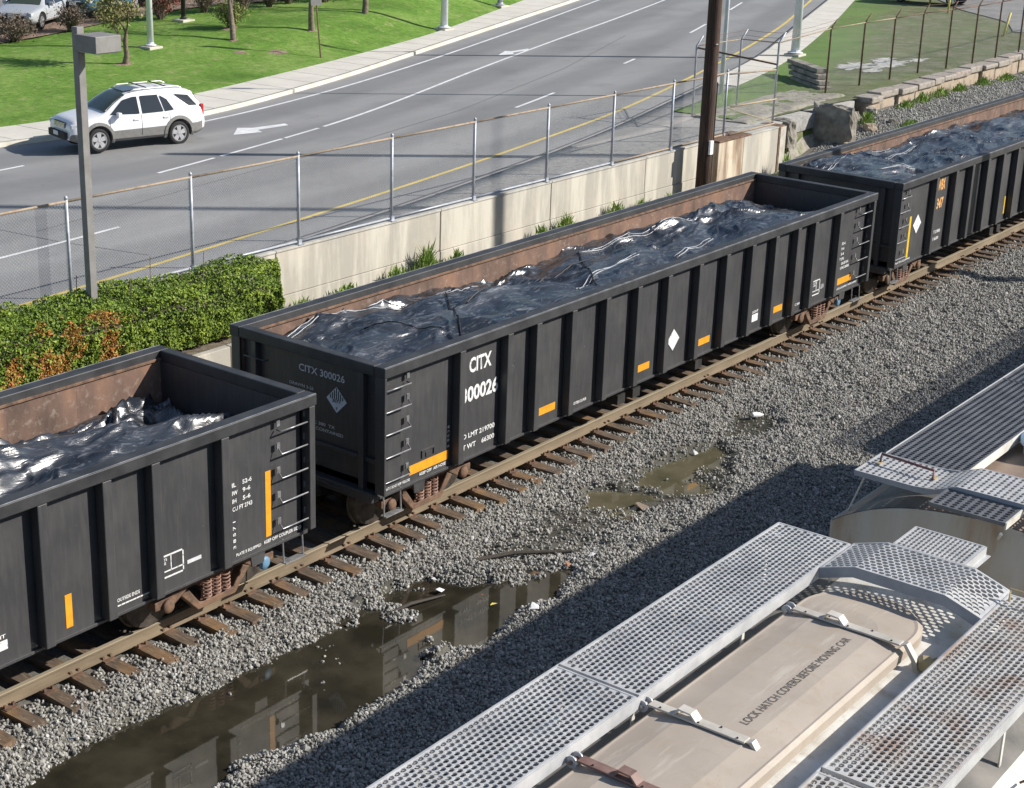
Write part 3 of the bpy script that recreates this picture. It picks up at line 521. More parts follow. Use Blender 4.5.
d2 = curve([(-40, 14.7), (4.7, 15.4), (8.2, 15.6), (18, 16.5), (27.8, 18.35), (30.9, 19.15), (39, 21.3), (48.7, 24.2), (58, 27.5), (120, 50), (160, 64)])
for a_, b_ in ((-5, -1.5), (4.5, 8.2), (27.6, 31.0), (38.6, 40.0), (48.7, 52), (58, 61.5), (68, 72)): ribbon('lane_dash', along(d2, a_, b_), .12, .006, 'paint_w', 'white dash of the near lane line')
ribbon('lane_dash', [(7.2, 23.1), (9, 23.2), (11.2, 23.25)], .12, .006, 'paint_w', 'white dash left of the white car')
def flatpoly(nm, pts, mat, label, off=.007): mb = MB(); mb.add([(a_, b_, G(a_, b_)+off) for a_, b_ in pts], [tuple(range(len(pts)))]); return struct(mb.build(nm, mat), label)
flatpoly('lane_arrow', [(18.1, 22.1), (19.0, 22.85), (19.3, 22.5), (20.5, 22.25), (20.35, 21.95), (19.15, 22.12), (19.0, 21.75)], 'paint_w', 'white arrow on the road behind the white car')
flatpoly('lane_arrow', [(37.1, 26.45), (38.4, 27.05), (38.5, 26.8), (39.6, 26.75), (39.4, 26.45), (38.2, 26.5), (37.9, 26.2)], 'paint_w', 'distant white arrow in the far lane')
for pts in ([(6.7, 16.8), (12, 17.5), (18.4, 18.2), (26, 19.5), (36, 22.3), (46, 26)], [(6.2, 18.5), (6.4, 15.7), (6.9, 13.1)]): ribbon('sealed_crack', pts, .045, .005, 'seal', 'thin dark sealed crack in the road')

# ------------------------------------------------------------------ railway track
trk = empty('railway_track'); struct(trk, 'railway track with brown rails and weathered timber ties under the black train')
def rail_mesh(x0, x1, yc):
    prof = [(-.07,-.168),(.07,-.168),(.07,-.155),(.015,-.135),(.012,-.045),(.036,-.035),(.037,-.008),(.03,0),(-.03,0),(-.037,-.008),(-.036,-.035),(-.012,-.045),(-.015,-.135),(-.07,-.155)]
    mb = MB(); mb.prism(prof, lambda u, v, d: (d, yc+u, v), x0, x1); me = mb.mesh('rail', ['rail_side', 'rail_top'])
    for p in me.polygons:
        if p.normal.z > .5 and p.center.z > -.02: p.material_index = 1
    return me
for yc in (.815, 2.335): obj('rail', rail_mesh(-40, 130, yc), trk)
def tie_mesh(seed):
    mb = MB(); r = random.Random(seed); n = 7; vs = []
    for i in range(n):
        yy = .13+2.89*i/(n-1); j = lambda a_: r.uniform(-a_, a_)
        vs += [(-.105+j(.012), yy+j(.01), -.36), (.105+j(.012), yy+j(.01), -.36), (.102+j(.014), yy+j(.02), -.172+j(.010)), (-.102+j(.014), yy+j(.02), -.172+j(.010))]
    fs = [(4*i+k, 4*i+(k+1) % 4, 4*i+4+(k+1) % 4, 4*i+4+k) for i in range(n-1) for k in range(4)]+[(3, 2, 1, 0), tuple(4*(n-1)+k for k in range(4))]
    return mb.add(vs, fs).mesh('tie', 'tie')
def plate_mesh(yc):
    mb = MB(); mb.box(-.09, yc-.18, -.17, .09, yc+.18, -.157)
    for sx in (-.06, .06):
        for sy in (-.10, .10): mb.box(sx-.016, yc+sy-.018, -.16, sx+.016, yc+sy+.018, -.118)
    return mb.mesh('tie_plate', 'rust')
ties = [tie_mesh(k) for k in range(6)]; plates = [plate_mesh(.815), plate_mesh(2.335)]
for k, x in enumerate(TIE_X):
    if x < -14 or x > 70: continue
    o = obj('tie', ties[rnd.randrange(6)], trk, 0, (float(x+tie_j[k]), rnd.uniform(-.06, .06), rnd.uniform(-.008, .0))); o.rotation_euler.z = rnd.uniform(-.015, .015)
    for pm in plates: obj('tie_plate', pm, o)

# ------------------------------------------------------------------ retaining wall and main fence
wall = empty('retaining_wall'); tag(wall, 'long stained concrete retaining wall behind the train', 'wall')
jx = [-24, -17, -10.6, -4.2, 2.0, 7.4, 12.95, 17.5, 22.07, 25.45]
for a_, b_ in zip(jx[:-1], jx[1:]):
    g_ = .012 if abs(b_-12.95) > .01 and abs(a_-12.95) > .01 else .022
    MB().box(a_+g_, 9.6, .42, b_-g_, 9.9, 1.40).build('wall_panel', 'concrete', wall, bevel=.012); MB().box(a_+g_, 9.585, -.9, b_-g_, 9.9, .41).build('wall_panel', 'concrete', wall, bevel=.012)
    MB().box(a_+.006, 9.575, 1.403, b_-.006, 9.93, 1.455).build('coping', 'coping', wall, bevel=.012)
MB().box(-24, 9.66, -.9, 25.45, 9.9, 1.3).build('wall_core', 'stone', wall)
w2 = empty('retaining_wall'); tag(w2, 'rust stained concrete wall section standing forward beside the timber pole', 'wall')
MB().box(25.5, 9.22, -.9, 27.0, 9.9, 1.44).build('wall_panel', 'rustconc', w2, bevel=.015); MB().box(27.015, 9.22, -.9, 29.2, 9.9, 1.44).build('wall_panel', 'concrete', w2, bevel=.015)
MB().box(29.21, 9.20, -.9, 29.62, 9.92, 1.5).build('end_pier', 'rust', w2, bevel=.02); MB().box(29.3, 9.19, -.9, 29.66, 9.21, 1.46).build('orange_streak', 'strap', w2)
MB().box(25.48, 9.2, 1.445, 27.4, 9.93, 1.50).build('coping', 'rust', w2, bevel=.01); MB().box(27.42, 9.2, 1.445, 29.2, 9.93, 1.49).build('coping', 'coping', w2, bevel=.01)
def chain_link(nm, A, B, h, parent, pitch=.07, r=.0017, z0=.05):
    """diamond wire fabric from A to B (ground points), top h"""
    A, B = Vector(A), Vector(B); Lh = (B-A).length; d = (B-A)/Lh; up = Vector((0, 0, 1)); nrm = d.cross(up).normalized(); vs = []; fs = []
    H = h-z0
    for s_ in (1, -1):
        k = -H
        while k < Lh:
            a0, a1 = k, k+H; z_0, z_1 = 0, H
            if a0 < 0: z_0 = -a0; a0 = 0
            if a1 > Lh: z_1 = H-(a1-Lh); a1 = Lh
            if a1 > a0:
                p = A+d*a0+up*(z0+(z_0 if s_ > 0 else H-z_0)); q = A+d*a1+up*(z0+(z_1 if s_ > 0 else H-z_1)); t_ = (q-p).normalized(); e1 = nrm*r; e2 = t_.cross(nrm)*r; o_ = len(vs)
                vs += [p+e1+e2*.6, p-e1+e2*.6, p-e2, q+e1+e2*.6, q-e1+e2*.6, q-e2]; fs += [(o_, o_+1, o_+4, o_+3), (o_+1, o_+2, o_+5, o_+4), (o_+2, o_, o_+3, o_+5)]
            k += pitch
    mb = MB(); mb.v = [tuple(v) for v in vs]; mb.f = fs; mb.mi = [0]*len(fs); me = bpy.data.meshes.new(nm); me.from_pydata(mb.v, [], mb.f); me.materials.append(M['wire']); return obj(nm, me, parent)
fen = empty('chain_link_fence'); tag(fen, 'chain link fence with rusty orange top rail on the concrete wall', 'fence')
FX0, FS = 8.175, 3.05; FY = 9.66; ZB0, ZT = 1.49, 3.38
for k in range(-8, 7):
    x = FX0+FS*k; mb = MB(); mb.tube([(x, FY, 1.4), (x, FY, ZT+.04)], .034, 10); mb.lathe([(0, .036), (.04, .036), (.07, .01)], (x, FY, ZT+.04), (0, 0, 1), 10)
    o = mb.build('fence_post', 'galv', fen, True); MB().box(x-.09, FY-.10, 1.455, x+.09, FY+.08, 1.475).box(x-.05, FY-.05, 1.475, x+.05, FY+.05, 1.56).build('post_base', 'galv', o)
    if k < 6:
        MB().tube([(x+.03, FY, ZT), (x+FS-.03, FY, ZT)], .024, 8).build('top_rail', 'orange_rail', fen, True)
        MB().tube([(x+.03, FY, ZB0+.03), (x+FS-.03, FY, ZB0+.03)], .024, 8).build('bottom_rail', 'galv' if k < 4 else 'orange_rail', fen, True)
chain_link('chain_link', (FX0-FS*8, FY+.02, 1.45), (FX0+FS*6, FY+.02, 1.45), 1.93, fen)
# gate panel and corner post at the end of the wall
gt = empty('fence_gate'); tag(gt, 'rusty pipe gate panel on the end of the wall beside the timber pole', 'gate')
for (x0, x1) in ((26.53, 29.4),):
    MB().tube([(x0, 9.62, 3.34), (x1, 9.6, 3.20)], .026, 8).build('gate_rail', 'orange_rail', gt, True)
    MB().tube([(x0, 9.5, 1.53), (x1, 9.5, 1.53)], .026, 8).build('gate_rail', 'orange_rail', gt, True); MB().tube([(x0, 9.5, 2.38), (x1, 9.5, 2.30)], .022, 8).build('gate_rail', 'tan', gt, True)
    MB().tube([(x0, 9.5, 2.3), (x1-.1, 9.5, 1.6)], .012, 6).build('gate_brace', 'tan', gt, True)
    chain_link('chain_link', (x0, 9.53, 1.5), (x1, 9.53, 1.5), 1.7, gt)
tf = empty('barbed_fence'); tag(tf, 'tall rusty chain link fence with angled barbed wire arms behind the gravel', 'fence')
bases = [(29.6, 12.62), (32.04, 12.36), (29.5, 9.62), (36.64, 11.36), (39.04, 11.2), (41.1, 10.95), (43.3, 10.8), (45.2, 10.45), (47.1, 10.15), (49.3, 10.05), (51.5, 9.9), (53.8, 9.8), (56.2, 9.75), (58.6, 9.7), (61, 9.7)]
tops = []
for i, (x, y) in enumerate(bases):
    z0 = G(x, y)+.05; h = 2.32 if i != 2 else 2.62; zt = z0+h; lx = .02*rnd.uniform(-1, 1)
    if i == 2: z0 = 1.45; zt = 4.02
    MB().tube([(x, y, z0), (x+lx, y, zt), (x+lx+.17, y-.12, zt+.33)], [.036, .034, .024], 8).build('fence_post', 'rust' if i > 2 else 'galv', tf, True); tops.append(Vector((x+lx, y, zt)))
order = [0, 1, 2]+list(range(3, len(bases))); chain = [tops[i] for i in order]
for a_, b_ in zip(chain[:-1], chain[1:]):
    MB().tube([a_, b_], .02, 6).build('top_rail', 'orange_rail' if a_.x < 41 else 'rust', tf, True)
    for dz, dx in ((.14, .08), (.30, .15)): MB().tube([a_+Vector((dx, -dx*.7, dz)), (a_+b_)/2+Vector((dx, -dx*.7, dz-.03)), b_+Vector((dx, -dx*.7, dz))], .006, 5).build('barbed_wire', 'rust', tf)
for i in range(3, len(bases)-1):
    (x0, y0), (x1, y1) = bases[i], bases[i+1]; chain_link('chain_link', (x0, y0+.03, G(x0, y0)+.05), (x1, y1+.03, G(x1, y1)+.05), 2.28, tf, .08, .001)
chain_link('chain_link', (bases[0][0], bases[0][1], G(*bases[0])), (bases[1][0], bases[1][1], G(*bases[1])), 2.2, tf, .08, .001)
MB().tube([(29.6, 12.62, 3.55), (29.5, 9.62, 3.35)], .03, 8).build('top_rail', 'rust', tf, True)
# low masonry ledge under the tall fence
led = empty('stone_ledge'); tag(led, 'low crumbling stone ledge with cap stones below the tall fence', 'wall')
x = 36.4
while x < 78:
    n_ = rnd.uniform(.9, 1.7); z = 1.60+.014*(x-37); yo = rnd.uniform(-.12, .12)
    mb = MB(); mb.box(x+.02, 9.5+yo, z-.22+rnd.uniform(-.03, .03), x+n_-.02, 10.15, z+rnd.uniform(-.03, .04)); cs = mb.build('cap_stone', 'ledge_top', led, bevel=.05)
    MB().box(x+.01, 9.62+yo, z-1.0, x+n_-.01, 10.1, z-.235).build('ledge_stone', 'ledge', led, bevel=.02); x += n_
def rubble(nm, c, dims, rz, mat, label, seed, cat='rubble'):
    bm = bmesh.new(); bmesh.ops.create_cube(bm, size=1); bmesh.ops.subdivide_edges(bm, edges=bm.edges, cuts=5, use_grid_fill=True); r = random.Random(seed)
    from mathutils import noise as mn
    for v in bm.verts:
        q = v.co.copy(); v.co.x *= 1-.35*max(0, q.z+.1); v.co.y *= 1-.22*max(0, q.z+.1); v.co *= 1-.10*(abs(q.x)*abs(q.y)*4); n_ = mn.noise_vector(q*3+Vector((seed, 0, 0)))*.08+mn.noise_vector(q*6+Vector((seed, 3, 0)))*.035; v.co += n_; v.co = Vector((v.co.x*dims[0], v.co.y*dims[1], v.co.z*dims[2]))
    me = bpy.data.meshes.new(nm); bm.to_mesh(me); bm.free(); me.materials.append(M[mat]); o = obj(nm, me, None, 0, c); o.rotation_euler = (0, rnd.uniform(-.06, .06), rz); return tag(o, label, cat)
rubble('concrete_block', (33.3, 9.35, .98), (.6, 1.65, 1.4), .06, 'stone', 'big broken block of old concrete standing in the gravel', 3)
rubble('concrete_block', (31.0, 10.0, .95), (.6, .9, .9), -.1, 'stone', 'smaller dark broken block beside the end of the wall', 9)
for i, (x, y, s_) in enumerate([(35.1, 9.6, .5), (34.6, 8.6, .35), (36.1, 9.3, .45), (32.9, 8.5, .3), (35.8, 8.3, .25), (30.9, 10.3, .4)]): rubble('rubble_stone', (x, y, float(ZB(x, min(y, 9.5)))+s_*.25), (s_, s_*1.2, s_*.7), i, 'ledge' if i % 2 else 'stone', ['largest loose rubble lump right of the big broken block', 'rubble lump on the train side of the big broken block', 'rubble lump at the foot of the first cap stone', 'small rubble lump left of the big broken block', 'smallest rubble lump nearest the last black car', 'rubble lump against the wall end'][i], 20+i, 'stone')['group'] = 'loose rubble lumps'
stp = empty('timber_steps'); tag(stp, 'stack of long grey concrete sleepers lying in the grass behind the broken block', 'sleepers')
for i in range(4): MB().obox((39.0-.28*i, 13.35-.2*i, G(39, 13.3)+.62-.17*i), (1.35*.62, 1.35*.78, 0), (-.17, .14, 0), (0, 0, .075)).build('sleeper', 'stone', stp, bevel=.015)
xs_ = np.linspace(29.6, 36.6, 30); yy_ = np.linspace(9.2, 12.6, 20); X, Y = np.meshgrid(xs_, yy_); Z = (-.1+.35*sm((X-30)/6))*(1-sm((Y-9.2)/1.5))+(G(X, Y)+.13)*sm((Y-9.2)/1.5)+.10*fbm(X*1.3, Y*1.3, 8)
struct(obj('dirt_bank', grid_mesh('dirt_bank', X, Y, Z, 'dirt')), 'bank of dirt and rubble between the wall end and the ledge')
# ------------------------------------------------------------------ gondola cars
W_, H_, REC, LC = 3.15, 2.853, .155, 16.31
ZS = .80                                        # bottom of the side sheets
POSTS_A = [1.73, 2.93, 3.70, 4.69, 5.70, 6.69, 7.69, 8.78, 9.78, 10.77, 11.72, 12.66, 13.42, 14.58]
POSTS_B = [1.97, 3.13, 4.15, 5.17, 6.2, 7.22, 8.24, 9.26, 10.3, 11.3, 12.3, 13.3, 14.4, 15.6]
UX, UZ = (1, 0, 0), (0, 0, 1)
def near_text(par, body, x, z, wd, ht, mat='white_letter', y=REC-.006, nm='lettering', bold=.02): return lettering(body, (x, y, z), UX, UZ, wd, ht, mat, par, nm, bold)
def wheel_set(par, x, side_only=False):
    for yc, s_ in ((.815, 1), (2.335, -1)):
        y0 = yc-.05*s_
        mb = MB(); mb.lathe([(0, .30), (.0, .41), (.03, .42), (.115, .425), (.125, .455), (.145, .455), (.15, .40), (.10, .38), (.07, .15), (.12, .13), (.14, .09)], (x, y0, .423), (0, s_, 0), 32); wl = mb.build('wheel', 'wheel', par, True)
        wl.modifiers.new('e', 'EDGE_SPLIT').split_angle = .6
    MB().tube([(x, .55, .423), (x, 2.6, .423)], .075, 12).build('axle', 'dark', par, True)
def truck(car, xc, blue):
    t = MB().box(xc-.22, .5, .42, xc+.22, 2.65, .66).build('truck_bolster', 'rust', car, bevel=.02)
    for y0, y1 in ((.42, .56), (2.59, 2.73)):
        top = [(-1.08,.40),(-1.08,.52),(-.72,.56),(-.42,.72),(.42,.72),(.72,.56),(1.08,.52),(1.08,.40),(.76,.38),(.55,.42),(.36,.60),(-.36,.60),(-.55,.42),(-.76,.38)]
        bot = [(-.55,.44),(-.30,.18),(.30,.18),(.55,.44),(.42,.44),(.26,.26),(-.26,.26),(-.42,.44)]
        f = lambda u, v, d: (xc+u, d, v)
        mb = MB(); mb.prism([(-1.08,.40),(-1.08,.52),(-.72,.56),(-.42,.72),(.42,.72),(.72,.56),(1.08,.52),(1.08,.40),(.76,.38),(.5,.54),(-.5,.54),(-.76,.38)], f, y0, y1)
        mb.prism([(-.62,.46),(-.34,.15),(.34,.15),(.62,.46),(.50,.52),(.30,.25),(-.30,.25),(-.50,.52)], f, y0, y1); sf = mb.build('side_frame', 'rust', t, bevel=.015)
        for sx in (-.875, .875): MB().lathe([(0, .095), (.03, .10), (.05, .085), (.06, .03)], (xc+sx, y0+(0 if y0 < 1 else .14), .42), (0, -1 if y0 < 1 else 1, 0), 14).build('bearing_cap', 'blue_cap' if (blue and sx > 0) else 'rust', t, True)
        for sx in (-.17, 0, .17):
            mb = MB(); pts = [(xc+sx+.065*math.cos(q), (y0+y1)/2-(.05 if y0 < 1 else -.05)+.065*math.sin(q), .26+.27*q/(2*math.pi*5)) for q in np.linspace(0, 2*math.pi*5, 60)]; mb.tube(pts, .014, 5); mb.build('spring', 'spring', t, True)
    wheel_set(t, xc-.875); wheel_set(t, xc+.875)
    return t
def grab(par, xa, xb, y, z, drop=True, mat='rung'):
    mb = MB(); yo = y-.07
    mb.tube([(xa, y+.02, z+.10), (xa, yo, z), (xb, yo, z), (xb, y+.02, z+.10)] if drop else [(xa, y+.02, z), (xa, yo, z), (xb, yo, z), (xb, y+.02, z)], .012, 6)
    o = mb.build('ladder_rung', mat, par, True)
    for xx in (xa, xb): MB().box(xx-.03, y-.012, z+.06, xx+.03, y+.004, z+.15).build('rung_bracket', mat, o)
def gondola(x0, label, style='A', posts=POSTS_A, mesh_cache={}):
    car = empty('gondola_car', (x0, 0, 0)); tag(car, label, 'gondola car', 'black gondola cars of the train'); L = LC
    edges = [0.0]+posts+[L]
    for side in (0, 1):
        Yf = lambda y: y if side == 0 else W_-y
        def bx(x0_, y0_, z0_, x1_, y1_, z1_, **k): a_, b_ = sorted((Yf(y0_), Yf(y1_))); return MB().box(x0_, a_, z0_, x1_, b_, z1_, **k)
        inner = 4 if side == 0 else 2
        for i, (a_, b_) in enumerate(zip(edges[:-1], edges[1:])):
            xa = a_+(.14 if i else .0); xb = b_
            if i == 0: xa = .02
            if i == len(edges)-2: xb = L-.12
            bx(xa-(.07 if i else 0), REC, ZS, xb+(.068 if i < len(edges)-2 else .1), REC+.03, H_-.165, fm={inner: 1}).build('side_panel', ['black', 'rust_in'], car)
        for p_ in posts: bx(p_, 0, ZS+.03, p_+.14, REC-.001, H_-.167).build('side_post', 'black', car, bevel=.012)
        bx(.0, .0, .86, .045, REC+.03, H_-.167).build('corner_post', 'black', car, bevel=.008); bx(L-.11, .0, .86, L, REC+.03, H_-.167).build('corner_post', 'black', car, bevel=.01)
        bx(-.02, -.015, H_-.165, L+.02, REC+.035, H_, fm={inner: 0}).build('top_chord', 'chord', car, bevel=.014); bx(-.015, -.004, H_-.001, L+.015, .010, H_+.002).build('chord_glint_lip', 'lip', car); bx(.1, REC+.036, H_-.15, L-.1, REC+.065, H_-.11).build('inner_rail', 'rust', car, bevel=.006)
        bx(.05, REC-.03, ZS-.03, L-.12, REC+.06, ZS+.012).build('side_sill', 'black', car, bevel=.004)
        bx(1.5, .55, .58, L-1.5, .95, .84).build('underframe', 'dark', car)
    MB().box(.1, REC+.04, .86, L-.1, W_-REC-.04, .96).build('floor', 'rust_in', car); MB().box(.1, W_/2-.2, .45, L-.1, W_/2+.2, .85).build('center_sill', 'dark', car)
    for xe, s_ in ((0, 1), (L, -1)):
        X_ = lambda d: xe+s_*d
        def ex(d0, y0_, z0_, d1, y1_, z1_, **k): a_, b_ = sorted((X_(d0), X_(d1))); return MB().box(a_, y0_, z0_, b_, y1_, z1_, **k)
        ex(.10, REC, .80, .14, W_-REC, H_-.166, fm={3 if s_ < 0 else 2+1: 0, (3 if s_ > 0 else 5): 0}).build('end_panel', 'black' if s_ > 0 else 'rust_in' if False else 'black', car)
        ex(-.02, REC+.04, H_-.165, .15, W_-REC-.04, H_, ).build('end_chord', 'chord', car, bevel=.014)
        for yy in (.42, 2.62): ex(.0, yy, .84, .098, yy+.1, H_-.17).build('end_post', 'black', car, bevel=.01)
        for zz in (1.30,): ex(.05, REC, zz, .099, W_-REC, zz+.07).build('end_rib', 'black', car, bevel=.01)
        ex(-.05, .2, .70, .12, W_-.2, .86).build('end_sill', 'black', car, bevel=.02)
        ex(-.32, 1.55, 1.04, .0, 2.35, 1.075).build('brake_platform', 'platform', car)
        # coupler
        cp = MB().obox((X_(-.32), W_/2, .66), (.34, 0, 0), (0, .09, 0), (0, 0, .1)).build('coupler', 'rust', car, bevel=.02); MB().obox((X_(-.62), W_/2+.05*s_, .66), (.13, 0, 0), (0, .17, 0), (0, 0, .15)).build('knuckle', 'rust', cp, bevel=.04)
        MB().tube([(X_(-.1), W_/2-.35, .75), (X_(-.35), W_/2-.3, .45), (X_(-.7), W_/2-.15, .5)], .025, 8).build('air_hose', 'dark', car, True)
        MB().tube([(X_(.02), .12, .83), (X_(-.06), .9, .78), (X_(-.05), 1.3, .80)], .014, 6).build('uncoupling_lever', 'black', car, True)
        xa, xb = sorted((X_(.06), X_(.62))) if s_ > 0 else sorted((X_(.10), X_(.62)))
        for k, z in enumerate((2.47, 2.14, 1.79, 1.43, 1.04)): grab(car, xa, xb, .0 if s_ > 0 and False else REC*0+.10, z, k > 0)
        if True:
            for z in (2.45, 2.1, 1.75, 1.4): 
                MB().tube([(X_(0.0), W_-.35, z), (X_(-.07), W_-.35, z), (X_(-.07), W_-.8, z), (X_(0), W_-.8, z)], .012, 6).build('ladder_rung', 'black', car, True)
        sa = X_(.14); sb = X_(.52); MB().tube([(sa, .14, .82), (sa, .12, .47)], .013, 6).tube([(sb, .14, .82), (sb, .12, .47)], .013, 6).box(min(sa, sb)-.01, .07, .455, max(sa, sb)+.01, .18, .475).build('step', 'bare', car)
        truck(car, X_(1.5), s_ < 0)
        jp = X_(.98); MB().prism([(-.14, .80), (.14, .80), (.11, .60), (-.11, .60)], lambda u, v, d: (jp+u, d, v), REC-.005, REC+.02).build('jacking_pad', 'black', car)
    for x in (6.8, 7.3, 9.5): MB().tube([(x, .5, .8), (x, .5, .45)], .02, 6).box(x-.12, .3, .42, x+.12, .9, .6).build('brake_rigging', 'dark', car)
    MB().box(5.6, 1.0, .35, 6.5, 1.7, .7).build('air_reservoir', 'dark', car, bevel=.08)
    return car
def stripe(par, x, z, wd, ht, mat='stripe', y=REC-.005): MB().box(x, y, z, x+wd, y+.006, z+ht).build('reflective_stripe', mat, par)
def diamond(par, c, ux, uy, r, nm='hazard_placard', stripes=False, out=(0, -1, 0), frame=False):
    c, ux, uy, out = map(Vector, (c, ux, uy, out)); f = lambda k: (lambda u, v, d: c+ux*u+uy*v+out*d)
    mb = MB(); mb.prism([(0, -r), (r, 0), (0, r), (-r, 0)], f(0), 0, .004); o = mb.build(nm, 'placard' if stripes else 'white_letter', par)
    if stripes:
        for k in (-3, -2, -1, 0, 1, 2, 3):
            u = k*r*.2; h = r-abs(u)-.015
            if h > .03: MB().prism([(u-r*.045, .05*r), (u+r*.045, .05*r), (u+r*.045, h), (u-r*.045, h)], f(0), .0045, .006).build('placard_stripe', 'blackflat', o)
        lettering('3077', c+ux*(-r*.42)+uy*(-r*.22)+out*.007, ux, uy, r*.84, r*.26, 'blackflat', o); lettering('9', c+ux*(-r*.07)+uy*(-r*.78)+out*.007, ux, uy, r*.14, r*.24, 'blackflat', o)
    if frame: mb = MB(); R2 = r*1.35; mb.prism([(0, -R2), (R2, 0), (0, R2), (-R2, 0)], f(0), -.004, -.001); mb.build('placard_holder', 'bare', o)
def consolidated(par, x, z, wd, ht):
    y = REC-.006
    for a_ in ((x, z, wd, .02), (x, z+ht-.02, wd, .02), (x, z, .02, ht), (x+wd-.02, z, .02, ht), (x+wd*.52, z+.09, .015, ht-.1), (x, z+.085, wd, .015)): MB().box(a_[0], y, a_[1], a_[0]+a_[2], y+.006, a_[1]+a_[3]).build('stencil_frame', 'white_letter', par)
    near_text(par, 'COTS\nLUBE', x+.04, z+ht-.13, .14, .09)
def side_data(par):
    for i, (a_, b_) in enumerate((('IL', '52-6'), ('IW', '9-6'), ('IH', '5-6'))):
        z = 1.87-.115*i; near_text(par, a_, 14.88, z, .075 if i != 1 else .10, .062); near_text(par, b_, 15.07, z, .17 if i == 0 else .14, .062)
    near_text(par, 'CU FT 2743', 14.88, 1.87-.345, .36, .062)
def vert_text(par, body, x, z, ln, wd): return lettering(body, (x, REC-.006, z), (0, 0, 1), (-1, 0, 0), ln, wd, 'white_letter', par)
def end_marks(par, number):
    f = lambda b, yl, z, wd, ht, m='grey_letter': lettering(b, (.094, yl, z), (0, -1, 0), UZ, wd, ht, m, par)
    f(number, 1.80, 2.395, .93, .115); f('DRAWN 3-26', 2.0, 2.14, .5, .05); f('FL C 300  TX', 1.62, 1.62, .55, .05); f('BLT 3-05 CONTAINED', 1.85, 1.53, .95, .05)
    diamond(par, (.096, 1.03, 2.10), (0, -1, 0), UZ, .205, stripes=True, out=(-1, 0, 0))
# middle car
c1 = gondola(0, 'long black gondola car in the middle with white lettering and 300026 on its side', 'A')
stripe(c1, .74, .93, .92, .15); near_text(c1, 'PLATE C  DO NOT HUMP  WIDE LOAD', .2, .845, .55, .045); near_text(c1, 'KEEP OFF  AIR HOSE', .98, .855, .62, .05); vert_text(c1, '3  8 0 3 8', 1.68, 1.12, .36, .05)
near_text(c1, 'CITX', 2.14, 2.20, .56, .25, bold=.03); near_text(c1, '300026', 1.965, 1.73, .92, .26, bold=.03)
near_text(c1, 'LD LMT 219700', 1.955, 1.13, .87, .085); near_text(c1, 'LT WT    66300', 1.955, .95, .87, .085)
for x in (4.04, 6.98, 9.13, 12.05): stripe(c1, x, .98, .46, .13)
stripe(c1, 15.03, .98, .66, .14); near_text(c1, 'PLATE B EQUIPPED  INTERCHANGE', 15.0, .86, 1.0, .05); near_text(c1, 'OUTSIDE COUPLER', 5.05, .90, .38, .05); near_text(c1, 'NSC 2005', 13.0, .93, .3, .05)
consolidated(c1, 13.82, .98, .36, .33); near_text(c1, 'LUB 4', 14.22, 1.07, .14, .1, 'grey_letter'); diamond(c1, (8.23, REC-.005, 1.33), UX, UZ, .21)
MB().box(11.24, REC-.006, .99, 11.48, REC, 1.14).build('white_label', 'white_letter', c1); near_text(c1, 'LIGHT', 11.24, 1.17, .24, .05)
side_data(c1); near_text(c1, 'GROSS RAIL', 15.13, 1.42, .36, .06); near_text(c1, 'LOAD 286000', 15.10, 1.32, .42, .06); end_marks(c1, 'CITX 300026')
MB().box(1.02, REC-.02, 1.23, 1.32, REC, 1.25).box(1.02, REC-.02, 1.13, 1.04, REC, 1.23).box(1.30, REC-.02, 1.13, 1.32, REC, 1.23).box(1.12, REC-.015, 1.13, 1.22, REC, 1.2).build('routing_board', 'black', c1)
MB().lathe([(0, .14), (.015, .12), (.02, .02)], (3.2, REC-.001, 1.95), (0, -1, 0), 20).build('patch_weld', 'black', c1)
# left car
c0 = gondola(-1.44-LC, 'black gondola car at lower left with crumpled sheeting and an upright orange stripe', 'A')
side_data(c0); stripe(c0, LC-.82, .95, .10, .96); stripe(c0, LC-4.18, .90, .10, .44); consolidated(c0, LC-2.76, .99, .46, .32)
vert_text(c0, '3 8 5 7 1', LC-1.38, .98, .40, .05); near_text(c0, 'PLATE B EQUIPPED', LC-1.38, .85, .46, .05); near_text(c0, 'KEEP OFF COUPLER SIDES', LC-.86, .86, .72, .05); near_text(c0, 'OUTSIDE ENDS', LC-3.4, .95, .36, .05)
near_text(c0, '_________', LC-3.4, .89, .55, .02); MB().box(LC-5.35, REC-.006, .98, LC-5.02, REC, 1.1).build('white_label', 'white_letter', c0); near_text(c0, 'LIGHT', LC-5.3, 1.13, .26, .05); MB().box(LC-2.24, REC-.006, 1.06, LC-2.0, REC, 1.11).build('tape', 'grey_letter', c0)
end_marks(c0, 'CITX 300041')
# right car
c2 = gondola(17.66, 'black gondola car at far right with orange letters and upright yellow stripes', 'B', POSTS_B)
stripe(c2, .95, .92, .10, .98, 'yellow_stripe'); diamond(c2, (1.40, REC-.005, 1.66), UX, UZ, .23)
near_text(c2, 'WBX', 2.44, 2.28, .40, .27, 'orange_letter', bold=.03); near_text(c2, '347', 2.46, 1.83, .38, .26, 'orange_letter', bold=.03); near_text(c2, 'LD LMT 219000', 2.2, 1.22, .66, .08); near_text(c2, 'LT WT 66000', 2.2, 1.05, .6, .08)
for x in (4.24, 7.05, 10.0, 13.0): stripe(c2, x, .96, .10, .46, 'yellow_stripe')
near_text(c2, 'PLATE B EQUIPPED', .4, .85, .8, .05); end_marks(c2, 'WBX 347')
